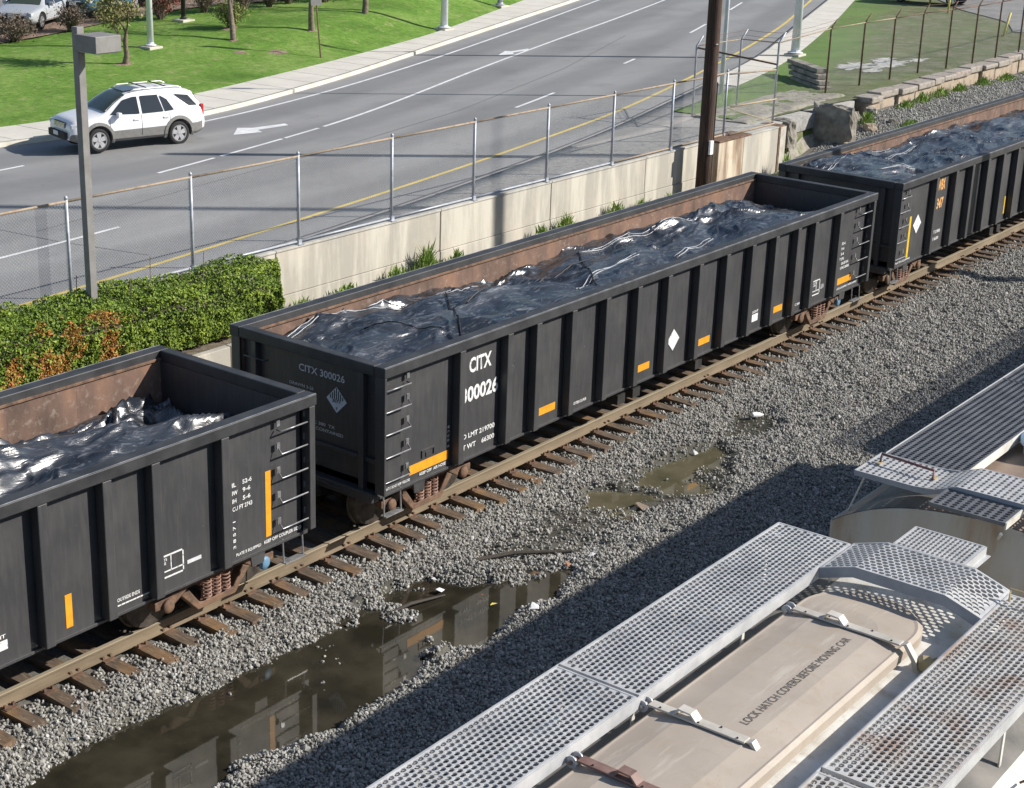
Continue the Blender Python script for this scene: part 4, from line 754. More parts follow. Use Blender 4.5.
# ------------------------------------------------------------------ plastic sheets over the loads
FOLD_A = [(.75, 2.80), (2.2, 2.88), (3.2, 2.86), (4.55, 2.42), (5.8, 2.74), (7.4, 2.78)]; FOLD_B = [(8.4, 2.56), (9.8, 2.24), (11.8, 2.07), (13.2, 2.25)]
RIDGES = {11: tuple((a_[0], a_[1], b_[0], b_[1], .07) for F_ in (FOLD_A, FOLD_B) for a_, b_ in zip(F_[:-1], F_[1:])), 71: ((18.2, 2.4, 24, 2.6, .08), (18.0, 2.75, 22, 2.8, .06), (20, 1.1, 27, 1.6, .05)), 41: ((-6.5, 1.2, -2.2, 2.0, .08), (-5, 2.6, -2.5, 2.5, .08))}
def tarp(x0, x1, hf, label, seed, amp=1.0, wr=1.0):
    nx, ny = int((x1-x0)/.03), 100; xs = np.linspace(x0, x1, nx); ys = np.linspace(REC+.045, W_-REC-.045, ny); X, Y = np.meshgrid(xs, ys)
    wx = X+.8*fbm(X*.45, Y*.6, seed)+.15*fbm(X*1.5, Y*1.5, seed+9, 2); wy = Y+.55*fbm(X*.4, Y*.7, seed+5)+.10*fbm(X*1.6, Y*1.4, seed+15, 2)
    rr = random.Random(seed); big = fbm(wx*.30, wy*.45, seed+1, 2); F = 0; tri = lambda u: np.abs((u % 1.0)*2-1)-.5
    for k, (fq, am, sk) in enumerate(((.42, .13, .5), (.62, .09, .3), (.95, .06, .35), (1.4, .045, .4), (2.0, .030, .5), (.7, .05, 2.2), (1.3, .035, 1.6), (2.8, .016, .8), (3.8, .010, 1.2))):
        th = rr.uniform(-1, 1)*sk; u = (wy+wx*th*.45)*fq+rr.random()+.9*fbm(X*.22+k, Y*.30, seed+30+k, 2); mk = sm(.42+1.9*fbm(X*.35+k, Y*.5, seed+50+k, 2)); q_ = tri(u); q_ = np.sign(q_)*np.abs(q_*2)**.85*.5; F = F+am*(1 if k < 4 else wr)*q_*(.2+1.0*mk)
    for k, (fx, fy, am, sh) in enumerate(((.35, 1.5, .055, 7), (.6, 2.6, .040, 7), (1.2, 3.6, .024, 6), (.8, 1.3, .040, 9))):
        u = vnoise(wx*fx+wy*.5*(k % 2), wy*fy-wx*.25*(k-1), seed+70+k)*2-1; mk = sm(.4+1.9*fbm(X*.5+k, Y*.6, seed+80+k, 2)); F = F+am*wr*np.clip(1-np.abs(u)*sh, 0, 1)*(.15+mk)
    rdg = 0
    for (xa_, ya_, xb_, yb_, h_) in RIDGES.get(seed, ()):
        dx_, dy_ = xb_-xa_, yb_-ya_; t_ = np.clip(((X-xa_)*dx_+(Y-ya_)*dy_)/(dx_*dx_+dy_*dy_), 0, 1); dd = np.hypot(X-xa_-t_*dx_, Y-ya_-t_*dy_-.05*np.sin(X*2.1)); rdg = rdg+h_*np.exp(-(dd/.05)**1.3)
    Z = hf(X, Y)+amp*(.20*big+F)+rdg+.006*fbm(wx*5, wy*6, seed+6, 2)
    e = np.minimum(1, np.minimum((X-x0), (x1-X))/.25); Z = Z-.10*(1-sm(e)); Z = np.where(Z > 2.80, 2.80+.45*(Z-2.80), Z)
    tk = REC+.045; ed = np.minimum(Y-tk, W_-tk-Y); Z = Z+.05*fbm(X*2.2, Y*0+seed, seed+8)*(1-sm(ed/.25))
    me = grid_mesh('plastic_sheet', X, Y, Z, 'tarp'); o = obj('plastic_sheet', me); tag(o, label, 'plastic sheet', 'black plastic sheets over the gondola loads')
    def hz(x, y): i = min(max((x-x0)/(x1-x0)*(nx-1), 0), nx-1.001); k = min(max((y-ys[0])/(ys[-1]-ys[0])*(ny-1), 0), ny-1.001); return float(Z[int(round(k)), int(round(i))])
    return o, hz
def drape(hz, pts, n=40, lift=.012, wob=.02, seed=1):
    r = random.Random(seed); out = []; L_ = [0]
    for a_, b_ in zip(pts[:-1], pts[1:]): L_.append(L_[-1]+math.hypot(b_[0]-a_[0], b_[1]-a_[1]))
    for k in range(n):
        d = L_[-1]*k/(n-1); x = float(np.interp(d, L_, [q[0] for q in pts])); y = float(np.interp(d, L_, [q[1] for q in pts]))+r.gauss(0, wob)*.5; out.append((x, y, (hz(x, y)+hz(x+.04, y)+hz(x-.04, y)+hz(x, y+.03))/4+lift))
    return out
def fold_edges(sheet, hz, lines):  # thin pale tubes stand in for highlights on the folds
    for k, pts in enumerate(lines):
        for dy in (0, -.07): MB().tube(drape(hz, [(a_, b_+dy) for a_, b_ in pts], int(7*max(abs(pts[-1][0]-pts[0][0]), 1)), .008, .004, k+9), .010, 5).build('fold_glint_edge', 'fold_glint', sheet, True)
def rope(hz, pts, label): tag(MB().tube(drape(hz, pts, 36, .02, .01), .011, 5).build('tie_rope', 'blackflat'), label, 'rope', 'ropes across the plastic sheets')
def hfm(X, Y):
    side = 1-((Y-W_/2)/1.45)**2
    b = np.interp(X, [0, .6, 2, 4, 6, 8, 10, 12, 13, 14.2, 15, 15.8, 16.3], [2.42, 2.54, 2.62, 2.62, 2.58, 2.58, 2.55, 2.54, 2.58, 2.50, 2.38, 2.26, 2.14]); return b-.08+.16*side
def hfl(X, Y):
    X = X+17.75; side = 1-((Y-W_/2)/1.45)**2; return np.interp(X, [0, 5, 9, 11, 13, 14.4, 15.2, 16, 16.3], [2.2, 2.2, 2.2, 2.26, 2.24, 2.22, 2.08, 1.90, 1.84])-.08+.22*side
def hfr(X, Y):
    X = X-17.66; side = 1-((Y-W_/2)/1.45)**2; return np.interp(X, [0, .8, 3, 6, 8, 10, 16.3], [2.76, 2.78, 2.66, 2.52, 2.6, 2.5, 2.3])-.06+.1*side
sh, hz = tarp(.16, 16.15, hfm, 'glossy black plastic sheet wrapped over the load of the middle car', 11, 1.2, .9)
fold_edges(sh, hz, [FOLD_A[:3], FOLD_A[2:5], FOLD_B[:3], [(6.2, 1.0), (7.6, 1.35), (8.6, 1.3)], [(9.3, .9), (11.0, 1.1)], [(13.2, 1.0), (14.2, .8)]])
rope(hz, [(4.3, 2.4), (3.4, 1.5), (2.5, .6)], 'dark rope across the middle car sheet, nearest its left end'); rope(hz, [(8.45, 2.5), (7.4, 1.6), (6.5, .75)], 'dark rope across the middle car sheet, near the car centre'); rope(hz, [(1.6, 1.95), (2.0, 1.2), (2.3, .8)], 'short dark rope on the sheet beside the left end of the middle car'); rope(hz, [(3.5, 1.6), (6.2, 1.9), (8.1, 2.1)], 'thin dark cord running lengthwise over the middle car sheet')
sh, hz = tarp(-17.59, -1.60, hfl, 'deeply crumpled shiny black plastic sheet in the lower left car', 41, 1.5, 1.7)
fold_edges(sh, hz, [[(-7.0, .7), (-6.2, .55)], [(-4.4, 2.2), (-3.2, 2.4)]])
sh, hz = tarp(17.83, 33.8, hfr, 'smoother black plastic sheet filling the far right car to its rim', 71, 1.0, 1.1)
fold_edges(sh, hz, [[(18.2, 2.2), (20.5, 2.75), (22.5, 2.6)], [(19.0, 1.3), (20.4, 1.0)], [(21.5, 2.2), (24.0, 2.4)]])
# ------------------------------------------------------------------ covered hopper cars
HY0, HY1, HYC = -11.65, -8.45, -10.05
def roofz(y, zt=4.40): return zt-.34*np.abs((np.asarray(y, float)-HYC)/1.6)**3.2-.10*np.abs((np.asarray(y, float)-HYC)/1.6)
def grating(nm, corner, ux, uy, lx, ly, px, py, mat, parent, zf=None, hole=(.475, .462), rim=.016, thick=.014, stag=True):
    """steel safety grating with real staggered holes; corner + ux*[0..lx] + uy*[0..ly]"""
    corner, ux, uy = Vector(corner), Vector(ux), Vector(uy); nxh = int((lx-2*rim)/px); nyh = int((ly-2*rim)/py); px = (lx-2*rim)/nxh; py = (ly-2*rim)/nyh; K_ = 8
    ang = np.arange(K_)*2*np.pi/K_+np.pi/8; hx = np.cos(ang)*hole[0]*px; hy = np.sin(ang)*hole[1]*py
    sq = np.array([(1,.5),(.5,1),(-.5,1),(-1,.5),(-1,-.5),(-.5,-1),(.5,-1),(1,-.5)])*.5; sq[:, 0] *= px; sq[:, 1] *= py
    # full square outline points matched to the 8 hole points (corners covered by extra verts)
    out = np.array([(.5,.19),(.19,.5),(-.19,.5),(-.5,.19),(-.5,-.19),(-.19,-.5),(.19,-.5),(.5,-.19)]); out = out*np.array([px, py]); cor = np.array([(.5,.5),(-.5,.5),(-.5,-.5),(.5,-.5)])*np.array([px, py])
    I, J = np.meshgrid(np.arange(nxh), np.arange(nyh)); st = (J % 2)*.5*px if stag else J*0; cx = (rim+(I+.5)*px+st).ravel(); cy = (rim+(J+.5)*py).ravel(); ok = cx+px*.5 <= lx-rim+px*.01; cx, cy = cx[ok], cy[ok]; n = len(cx)
    base = np.concatenate([np.stack([hx, hy], 1), out, cor, np.stack([hx, hy], 1)*1.0]); nv = len(base)      # 8 hole, 8 out, 4 cor, 8 lower
    U = cx[:, None]+base[None, :, 0]; V = cy[:, None]+base[None, :, 1]; U = np.clip(U, 0, lx); V = np.clip(V, 0, ly); D = np.zeros_like(U); D[:, 20:28] = -thick
    fs = []
    for k in range(8): fs.append((k, (k+1) % 8, 8+(k+1) % 8, 8+k)); fs.append((20+k, 20+(k+1) % 8, (k+1) % 8, k))
    q = [(8, 9, 16, 16), (10, 11, 17, 17), (12, 13, 18, 18), (14, 15, 19, 19)]; fs += q
    F = np.array(fs)[None]+np.arange(n)[:, None, None]*nv; F = F.reshape(-1, 4)
    u, v, d = U.ravel(), V.ravel(), D.ravel(); arch = zf(u, v) if zf is not None else 0
    P = np.array(corner)[None]+u[:, None]*np.array(ux)+v[:, None]*np.array(uy)+(d+arch)[:, None]*np.array((0, 0, 1.))
    faces = [tuple(f) if f[2] != f[3] else tuple(f[:3]) for f in F.tolist()]; mb = MB(); mb.v = [tuple(p) for p in P]; mb.f = faces; mb.mi = [0]*len(faces)
    if stag:
        for j in range(nyh):
            u0, u1 = (rim, rim+px*.5) if j % 2 else (lx-rim-px*.5*0-1e-4, lx-rim)
            for (u0, u1) in ((rim, rim+px*.5), (lx-rim-px*.5, lx-rim)) if j % 2 else ():
                v0 = rim+j*py; q_ = [(u0, v0), (u1, v0), (u1, v0+py), (u0, v0+py)]; o_ = len(mb.v); mb.v += [tuple(corner+ux*a_+uy*b_+Vector((0, 0, float(zf(a_, b_)) if zf is not None else 0))) for a_, b_ in q_]; mb.f.append((o_, o_+1, o_+2, o_+3)); mb.mi.append(0)
    # solid rims (sampled so that they follow an arch)
    m_ = 14 if zf is not None else 1
    def strip(u0, v0, u1, v1):
        vs = []; along_v = abs(v1-v0) > abs(u1-u0)
        for i in range(m_+1):
            t = i/m_; a_ = (u0, v0+(v1-v0)*t, u1, v0+(v1-v0)*t) if along_v else (u0+(u1-u0)*t, v0, u0+(u1-u0)*t, v1)
            for (uu, vv) in ((a_[0], a_[1]), (a_[2], a_[3])):
                h = float(zf(uu, vv)) if zf is not None else 0
                for dz in (.003, -max(thick*1.6, .03)): vs.append(corner+ux*uu+uy*vv+Vector((0, 0, h+dz)))
        fs_ = []
        for i in range(m_): o = 4*i; fs_ += [(o, o+2, o+6, o+4), (o+1, o+5, o+7, o+3), (o, o+4, o+5, o+1), (o+2, o+3, o+7, o+6)]
        fs_ += [(0, 1, 3, 2), (4*m_, 4*m_+2, 4*m_+3, 4*m_+1)]; mb.add(vs, fs_)
    strip(0, 0, rim, ly); strip(lx-rim, 0, lx, ly)
    if zf is None: strip(rim, 0, lx-rim, rim); strip(rim, ly-rim, lx-rim, ly)
    else:
        strip(rim, 0, lx-rim, rim); strip(rim, ly-rim, lx-rim, ly)
    me = bpy.data.meshes.new(nm); me.from_pydata(mb.v, [], mb.f); me.materials.append(M[mat]); o = obj(nm, me, parent); o['kind'] = 'stuff'; return o
def hopper(xe, length, label, roofmat, dirn, zt=4.40):
    """dirn +1: the body runs towards +x from its visible end at xe; -1: towards -x"""
    h = empty('covered_hopper', (0, 0, 0)); tag(h, label, 'hopper car', 'pale covered hopper cars'); x0, x1 = (xe, xe+length) if dirn > 0 else (xe-length, xe)
    ys = np.linspace(HY0, HY1, 33); xs = np.linspace(x0, x1, 2); prof = [(float(y), float(roofz(y, zt))) for y in ys]
    mb = MB(); vs = [(x, y, z) for x in (x0, x1) for y, z in prof]; n = len(prof); mb.add(vs, [(i, i+1, n+i+1, n+i) for i in range(n-1)]); mb.mi = [1 if (1.40 > abs((prof[i][0]+prof[i+1][0])/2-HYC) > .70) else 0 for i in range(n-1)]; mb.build('roof', [roofmat, 'walk_shade'], h, True)  # slot one paints the walkway shade onto the roof strips
    for y in (HY0, HY1): MB().box(x0, y-.012, 1.1, x1, y+.012, float(roofz(HY1, zt))-.002).build('side_sheet', 'hopper_side', h)
    for x in (x0, x1):
        pts = [(HY0+.02, 2.2), (HY1-.02, 2.2)]+[(y, z-.006) for y, z in prof[::-1]]; mb = MB(); mb.prism(pts, lambda u, v, d: (d, u, v), x-.012, x+.012); mb.build('end_sheet', 'hopper_side', h)
        pts2 = [(HY0+.3, 2.2), (HY1-.3, 2.2)]; s_ = 1 if x == x0 else -1; mb = MB(); mb.add([(x, HY0+.1, 2.2), (x, HY1-.1, 2.2), (x+s_*1.4, HY1-.1, 1.15), (x+s_*1.4, HY0+.1, 1.15)], [(0, 1, 2, 3)]); mb.build('slope_sheet', 'hopper_side', h)
        for xx in (HY0+.1, HY1-.2): MB().box(min(x-s_*.55, x), xx, .95, max(x-s_*.55, x)+.1, xx+.1, 1.15).build('end_frame', 'hopper_side', h)
        MB().box(min(x-s_*.5, x+s_*1.5), HY0+.1, .88, max(x-s_*.5, x+s_*1.5), HY1-.1, .96).build('end_deck', 'hopper_side', h)
    for x in np.arange(x0+1.1, x1-.5, 1.25):
        for y in (HY0-.06, HY1+.012): MB().box(x-.04, y, 1.1, x+.04, y+.05, 3.9).build('side_post', 'hopper_side', h)
    MB().box(x0+1.5, HYC-.5, .4, x1-1.5, HYC+.5, 1.15).build('outlet_hoppers', 'hopper_side', h)
    for xc in (x0+1.2, x1-1.2):
        t = MB().box(xc-.2, HYC-1.1, .42, xc+.2, HYC+1.1, .7).build('truck_bolster', 'rust', h)
        for sx in (-.875, .875):
            for yy, s_ in ((HYC-.76, 1), (HYC+.76, -1)): MB().lathe([(0, .42), (.12, .42), (.13, .45), (.15, .45), (.15, .1)], (xc+sx, yy-.06*s_, .42), (0, s_, 0), 24).build('wheel', 'wheel', t, True)
    return h, x0, x1
def walk_support(par, x, y0, y1, z, mat='roof'):
    y = (y0+y1)/2; MB().box(x-.02, y0, z-.10, x+.02, y1, z-.055).build('walkway_bracket', mat, par)
    for yy in (y0+.02, y1-.02): MB().box(x-.02, yy-.006, float(roofz(yy)), x+.02, yy+.006, z-.056).build('bracket_leg', mat, par)
def side_rail(par, x0, x1, y, z, mat, h=.085, inner=1):
    MB().box(x0, y-.004, z-h, x1, y+.004, z).box(x0, min(y, y-inner*.05), z-h-.006, x1, max(y, y-inner*.05), z-h).build('walkway_edge', mat, par)
ZW = 4.6
h1, a_, b_ = hopper(-4.46, 15.1, 'nearest hopper car roof with beige hatch cover and galvanised walkways', 'roof', -1)
for (xa, xb) in ((-8.0, -4.70), (-11.32, -8.03), (-14.65, -11.35), (-18, -14.7)):
    grating('walkway_grating', (xa, -9.35, ZW), (1, 0, 0), (0, 1, 0), xb-xa, .68, .0565, .0455, 'grate', h1)
    grating('walkway_grating', (xa, -11.45, ZW), (1, 0, 0), (0, 1, 0), xb-xa-.03, .70, .0565, .0455, 'grate_rusty', h1)
for y, s_ in ((-9.356, -1), (-8.664, 1), (-10.745, 1), (-11.456, -1)): side_rail(h1, -19, -4.70, y, ZW-.002, 'grate', .10, s_)
for x in (-4.95, -6.45, -8.0, -9.6, -11.3, -13):
    walk_support(h1, x, -9.33, -8.68, ZW); walk_support(h1, x, -11.42, -10.77, ZW)
def arch(u, v): return .10*np.clip(np.minimum(np.asarray(v, float), 1.375-np.asarray(v, float))/.30, 0, 1)*1.0
grating('crosswalk_grating', (-5.30, -10.74, ZW), (0, 1, 0), (1, 0, 0), 1.375, .63, .056, .046, 'grate', h1, zf=lambda u, v: arch(v, u), rim=.02)
mb = MB(); ap = [(-10.74, 0), (-10.44, .10), (-9.665, .10), (-9.365, 0)]
for x in (-5.305, -4.665):
    vs = [(x, y, ZW+z) for y, z in ap]+[(x, y, ZW+z-.09) for y, z in ap]; mb.add(vs, [(i, i+1, i+5, i+4) for i in range(3)])
    mb.add([(v[0]+.006, v[1], v[2]) for v in vs], [(i, i+1, i+5, i+4) for i in range(3)])
mb.build('crosswalk_edge', 'flange', h1)
grating('end_step_grating', (-4.50, -10.27, ZW+.02), (1, 0, 0), (0, 1, 0), .48, .63, .050, .042, 'grate', h1, stag=False, hole=(.49, .40))
MB().box(-4.5, -10.285, ZW-.06, -4.02, -10.275, ZW+.02).box(-4.5, -10.32, ZW-.066, -4.0, -10.275, ZW-.06).build('step_edge', 'grate', h1)
for yy in (-9.7, -10.2): MB().tube([(-5.0, yy, 4.25), (-4.2, yy, ZW-.04)], .018, 6).build('step_brace', 'grate', h1)
# beige trough hatch cover with a rounded end
def hatch_outline(r, xc, x_far): return [(xc+r*math.cos(a_), HYC+.13+r*math.sin(a_)) for a_ in np.linspace(-math.pi/2, math.pi/2, 25)]+[(x_far, HYC+.13+r), (x_far, HYC+.13-r)]
def cover(nm, layers, mat, par):
    mb = MB(); vs = []; n = None
    for r, xc, z in layers: o = hatch_outline(r, xc, -19.0); n = len(o); vs += [(x, y, z) for x, y in o]
    fs = [(i*n+k, i*n+(k+1) % n, (i+1)*n+(k+1) % n, (i+1)*n+k) for i in range(len(layers)-1) for k in range(n)]; fs.append(tuple((len(layers)-1)*n+k for k in range(n))); mb.add(vs, fs); return mb.build(nm, mat, par, bevel=.006)
cover('hatch_coaming', [(.47, -5.72, 4.30), (.47, -5.72, 4.44)], 'roof', h1)
hc = cover('hatch_cover', [(.50, -5.72, 4.40), (.50, -5.72, 4.475), (.47, -5.74, 4.50), (.452, -5.76, 4.497), (.25, -5.95, 4.530)], 'hatch', h1)
lettering('LOCK HATCH COVERS BEFORE MOVING CAR', (-7.75, -10.075, 4.5345), (1, 0, 0), (0, 1, 0), 1.60, .066, 'black_letter', hc, 'lettering', 0)
cv = empty('hatch_cover', parent=h1)
def strap(x, y0, y1, mat, par, latch=True):
    z = 4.545
    s_ = MB(); s_.obox((x, (y0+y1)/2, z), (.042, 0, 0), (0, abs(y1-y0)/2, 0), (0, 0, .008)); o = s_.build('hatch_strap', mat, par, bevel=.003)
    for k in range(5):
        yy = y0+(y1-y0)*(.08+.2*k); MB().lathe([(0, .009), (.008, .007)], (x-.025+.05*(k % 2), yy, z+.008), (0, 0, 1), 6).build('bolt', 'dark', o)
    ym = y0+(y1-y0)*.62
    MB().prism([(-.10, 0), (-.05, .05), (.05, .055), (.09, .0), (.075, -.004), (.04, .04), (-.045, .038), (-.08, -.004)], lambda u, v, d: (d, ym+u, z+.009+v), x-.04, x+.04).build('strap_hump', mat, o)
    e = y0-.02; MB().prism([(0, 0), (-.05, .02), (-.14, -.10), (-.16, -.2), (-.13, -.2), (-.10, -.1), (-.03, .0)], lambda u, v, d: (d, e+u+.02, z+v), x-.03, x+.03).build('strap_end', mat, o)
    for sx in (-.035, .035): MB().lathe([(0, .045), (.012, .045)], (x+sx, y1+.05, z-.03), (1, 0, 0), 14).build('hinge_ear', 'galv', o)
    MB().tube([(x-.05, y1+.05, z-.03), (x+.05, y1+.05, z-.03)], .015, 8).build('hinge_pin', mat, o)
    if latch: MB().lathe([(-.05, .05), (.0, .07), (.05, .03)], (x+.05, e-.16, 4.42), (1, .4, 0), 10).tube([(x+.06, e-.15, 4.40), (x+.12, e-.22, 4.45), (x+.18, e-.2, 4.38)], .014, 6).build('latch', 'tan', o)
    return o
strap(-5.98, -10.40, -9.50, 'strap', h1); strap(-7.95, -10.18, -9.42, 'strap', h1, False); strap(-8.85, -10.4, -9.45, 'strap_rust', h1); strap(-11, -10.4, -9.45, 'strap', h1); strap(-13.2, -10.4, -9.45, 'strap', h1)
MB().tube([(-6.95, -11.56, 4.05), (-6.95, -11.68, 4.16), (-6.45, -11.68, 4.16), (-6.45, -11.56, 4.05)], .010, 6).build('grab_iron', 'rust', h1)
MB().tube([(-4.86, -10.80, ZW), (-4.86, -10.80, ZW+.11), (-4.86, -11.35, ZW+.11), (-4.86, -11.35, ZW)], .011, 6).build('grab_iron', 'tan', h1)
# second hopper
h2, a_, b_ = hopper(-3.12, 15.6, 'farther hopper car with dark grating walkway and pale blue round hatches', 'brown_roof', 1, 4.47)
for k in range(5):
    xa = -2.50+3.05*k; grating('walkway_grating', (xa, -9.46, ZW-.01), (1, 0, 0), (0, 1, 0), 3.03, .79, .05, .066, 'grate_dark', h2, hole=(.45, .36), stag=False, rim=.012, thick=.03)
    grating('walkway_grating', (xa, -11.45, ZW-.01), (1, 0, 0), (0, 1, 0), 3.03, .70, .05, .066, 'grate_dark', h2, hole=(.45, .36), stag=False, rim=.012, thick=.03)
side_rail(h2, -2.5, 12.6, -8.662, ZW, 'grate', .07, 1); side_rail(h2, -2.5, 12.6, -9.468, ZW, 'roof', .10, -1)
for x in (-2.2, 0, 2, 4, 6, 8, 10, 12): walk_support(h2, x, -9.45, -8.68, ZW); walk_support(h2, x, -11.43, -10.77, ZW)
def arch2(u, v): vv = 2.82-np.asarray(v, float); return .11*sm((vv-.70)/.35)*sm((2.82-.65-vv)/.35)
grating('crosswalk_grating', (-3.13, -11.45, ZW), (1, 0, 0), (0, 1, 0), .60, 2.82, .06, .062, 'grate', h2, zf=arch2, hole=(.455, .33), rim=.014, stag=False, thick=.02)
vs = []; mb = MB()
for x in (-3.134, -3.128):
    yy = np.linspace(-11.45, -8.63, 24); vs = [(x, y, ZW+float(arch2(0, y+11.45))) for y in yy]+[(x, y, ZW-.05+float(arch2(0, y+11.45))) for y in yy]; mb.add(vs, [(i, i+1, i+25, i+24) for i in range(23)])
mb.build('crosswalk_edge', 'flange', h2)
grating('end_step_grating', (-3.55, -10.25, ZW+.07), (1, 0, 0), (0, 1, 0), .415, .70, .05, .07, 'grate_dark', h2, hole=(.45, .36), stag=False, thick=.02)
MB().box(-3.55, -10.27, ZW+.01, -2.9, -10.255, ZW+.075).build('step_edge', 'roof', h2); MB().tube([(-3.45, -10.2, ZW-.08), (-2.93, -10.0, 4.2)], .015, 6).build('step_brace', 'roof', h2)
MB().tube([(-2.80, -8.74, ZW), (-2.78, -8.74, ZW+.09), (-2.85, -9.30, ZW+.09), (-2.87, -9.30, ZW)], .013, 8).build('grab_iron', 'handrail', h2, True)
for yy in (-8.74, -9.30): MB().box(-2.86, yy-.02, ZW+.003, -2.78, yy+.02, ZW+.012).build('grab_foot', 'tan', h2)
MB().tube([(-2.96, -8.5, 4.02), (-2.96, -9.2, 3.86)], .012, 6).build('end_pipe', 'bare', h2); MB().box(-2.99, -9.22, 3.5, -2.93, -9.19, 3.92).build('end_angle', 'roof', h2)
for yy, zz in ((-9.75, 4.15), (-10.45, 3.95)): MB().box(-2.99, yy-.035, zz-.08, -2.933, yy+.035, zz+.06).build('end_lug', 'rust', h2)
MB().tube([(-2.9, -8.66, ZW-.08), (-2.92, -8.5, 4.02)], .010, 6).build('walkway_brace', 'roof', h2)
for x in (-1.0, 3.4, 7.0, 10.6):
    o = MB().lathe([(0, .36), (.14, .36), (.15, .40), (.20, .40), (.22, .36), (.20, .32), (.20, .20), (.25, .15), (.25, .02)], (x, -9.88, 4.40), (0, 0, 1), 36).build('round_hatch', 'hatch_blue', h2, True); o.modifiers.new('e', 'EDGE_SPLIT').split_angle = .6
    MB().tube([(x+.15, -9.50, 4.45), (x+.1, -9.46, 4.55), (x+.25, -9.5, 4.52), (x+.2, -9.58, 4.44)], .03, 7).build('hatch_latch', 'rust', h2, True)
h3, a_, b_ = hopper(13.75, 15.4, 'third pale hopper car farthest along the track', 'brown_roof', 1)
grating('walkway_grating', (13.9, -9.46, ZW-.01), (1, 0, 0), (0, 1, 0), 14.5, .79, .12, .12, 'grate_dark', h3, stag=False)
# the hopper track
tk2 = empty('railway_track'); struct(tk2, 'railway track under the pale hopper cars')
for yc in (HYC-.76, HYC+.76): obj('rail', rail_mesh(-40, 60, yc), tk2)
for k in range(60): obj('tie', ties[k % 6], tk2, 0, (-20+.9*k, HYC-1.575, -.02))
# ------------------------------------------------------------------ planter, hedge, weeds
pw = empty('planter_wall'); tag(pw, 'low pale concrete wall holding the soil under the clipped hedge', 'wall')
for a_, b_ in ((-20, -14), (-14, -8), (-8, -2), (-2, 4), (4, 5.5)): MB().box(a_+.01, 7.42, -.9, b_-.01, 7.58, .60).build('wall_panel', 'concrete', pw, bevel=.015)
MB().obox((6.35, 8.55, -.16), (.85, 1.0, 0), (-.05, .045, 0), (0, 0, .71)).build('wall_panel', 'concrete', pw, bevel=.015)
X, Y = np.meshgrid(np.linspace(0, 1, 110), np.linspace(7.575, 9.59, 12)); X = -20+X*(25.4+.85*(Y-7.6)); struct(obj('planter_soil', grid_mesh('planter_soil', X, Y, .585+.04*fbm(X*2, Y*3, 5), 'soil')), 'brown soil of the planter bed under the hedge')
hed = empty('hedge', (0, 0, 0)); tag(hed, 'thick clipped green hedge with rusty orange dead patches', 'hedge')
HX0, HX1 = -10.0, 5.75
def hedge_surf(n):
    """points and normals on the outer surface of the clipped hedge"""
    x = rng.uniform(HX0, HX1, n); part = rng.random(n); x = np.where(part >= .92, HX1, x); y = np.empty(n); z = np.empty(n); N = np.zeros((n, 3))
    zt = 1.66+.10*fbm(x*.8, x*0+2, 31)-.42*sm((x-4.7)/1.15)**1.6; front = 7.72+.10*fbm(x*1.1, x*0, 32)+.10*fbm(x*.5, x*0, 33)
    zt = zt-.14*np.exp(-((x-4.1)/.35)**2)
    top = part < .56; fr = (part >= .56) & (part < .92); en = part >= .92
    t = rng.random(n); y[top] = (front+.05+t*(9.5-front-.05))[top]; rr = np.clip((y-front)/.35, 0, 1); z[top] = (zt-.22*(1-rr)**2+.08*(y-front)/1.8)[top]; N[top] = (0, -.15, 1)
    z[fr] = (.68+t*(zt-.18-.68))[fr]; y[fr] = (front+.10*(1-np.clip((z-.6)/.5, 0, 1))+.03)[fr]; N[fr] = (0, -1, .15)
    y[en] = (front+t*(9.5-front))[en]; z[en] = (.65+rng.random(n)*(zt-.65))[en]; x = np.where(en, HX1-.35*((z-1.0)**2)+.06*fbm(y*2, z*2, 4), x); N[en] = (1, 0, .1)
    b = fbm(x*2.3, (y+z)*2.3, 35, 3)*.11+fbm(x*7, (y+z*1.3)*7, 36, 2)*.05; x = x+np.where(x > 3.5, (x-3.5)/(HX1-3.5), 0)*.92*(y-7.75); P = np.stack([x, y, z], 1)+N*b[:, None]; return P, N, b
def hedge_tint(P, b, base=.36):
    x, y, z = P.T; t = base+b*1.6+rng.normal(0, .10, len(P)); dm = sum(a_*np.exp(-(((x-cx)/wx_)**2+((y-cy)/wy_)**2)) for cx, cy, wx_, wy_, a_ in ((.1, 7.75, .28, .5, 1), (.75, 7.9, .30, .35, .9), (1.35, 7.85, .32, .3, .9), (.5, 8.3, .5, .25, .5), (-.7, 7.7, .35, .25, .75), (1.9, 7.7, .25, .2, .55), (-1.3, 7.7, .3, .2, .6)))
    v = fbm(x*3.0, (y+z)*3.0, 39, 4)*1.3+.18; dead = (dm*(v+.22) > .36+rng.normal(0, .11, len(P))); return np.where(dead, rng.uniform(.70, 1, len(P)), np.clip(t, 0, .68))
P, N, b = hedge_surf(110000); P = P-N*rng.uniform(0, .05, (len(P), 1)); tint = hedge_tint(P, b)
o = obj('foliage', tri_cloud('foliage', leaves(P, .026*rng.uniform(.6, 1.5, (len(P), 1)), N, .9, .5), 'hedge', tint), hed); o['kind'] = 'stuff'
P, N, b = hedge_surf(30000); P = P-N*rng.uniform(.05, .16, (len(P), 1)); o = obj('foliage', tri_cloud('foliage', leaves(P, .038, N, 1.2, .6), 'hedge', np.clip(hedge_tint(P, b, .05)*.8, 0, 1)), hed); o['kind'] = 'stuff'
me = MB().box(HX0, 7.95, .6, HX1-.3, 9.4, 1.42).mesh('branch_core', 'bark'); obj('branch_core', me, hed)
tw = MB()
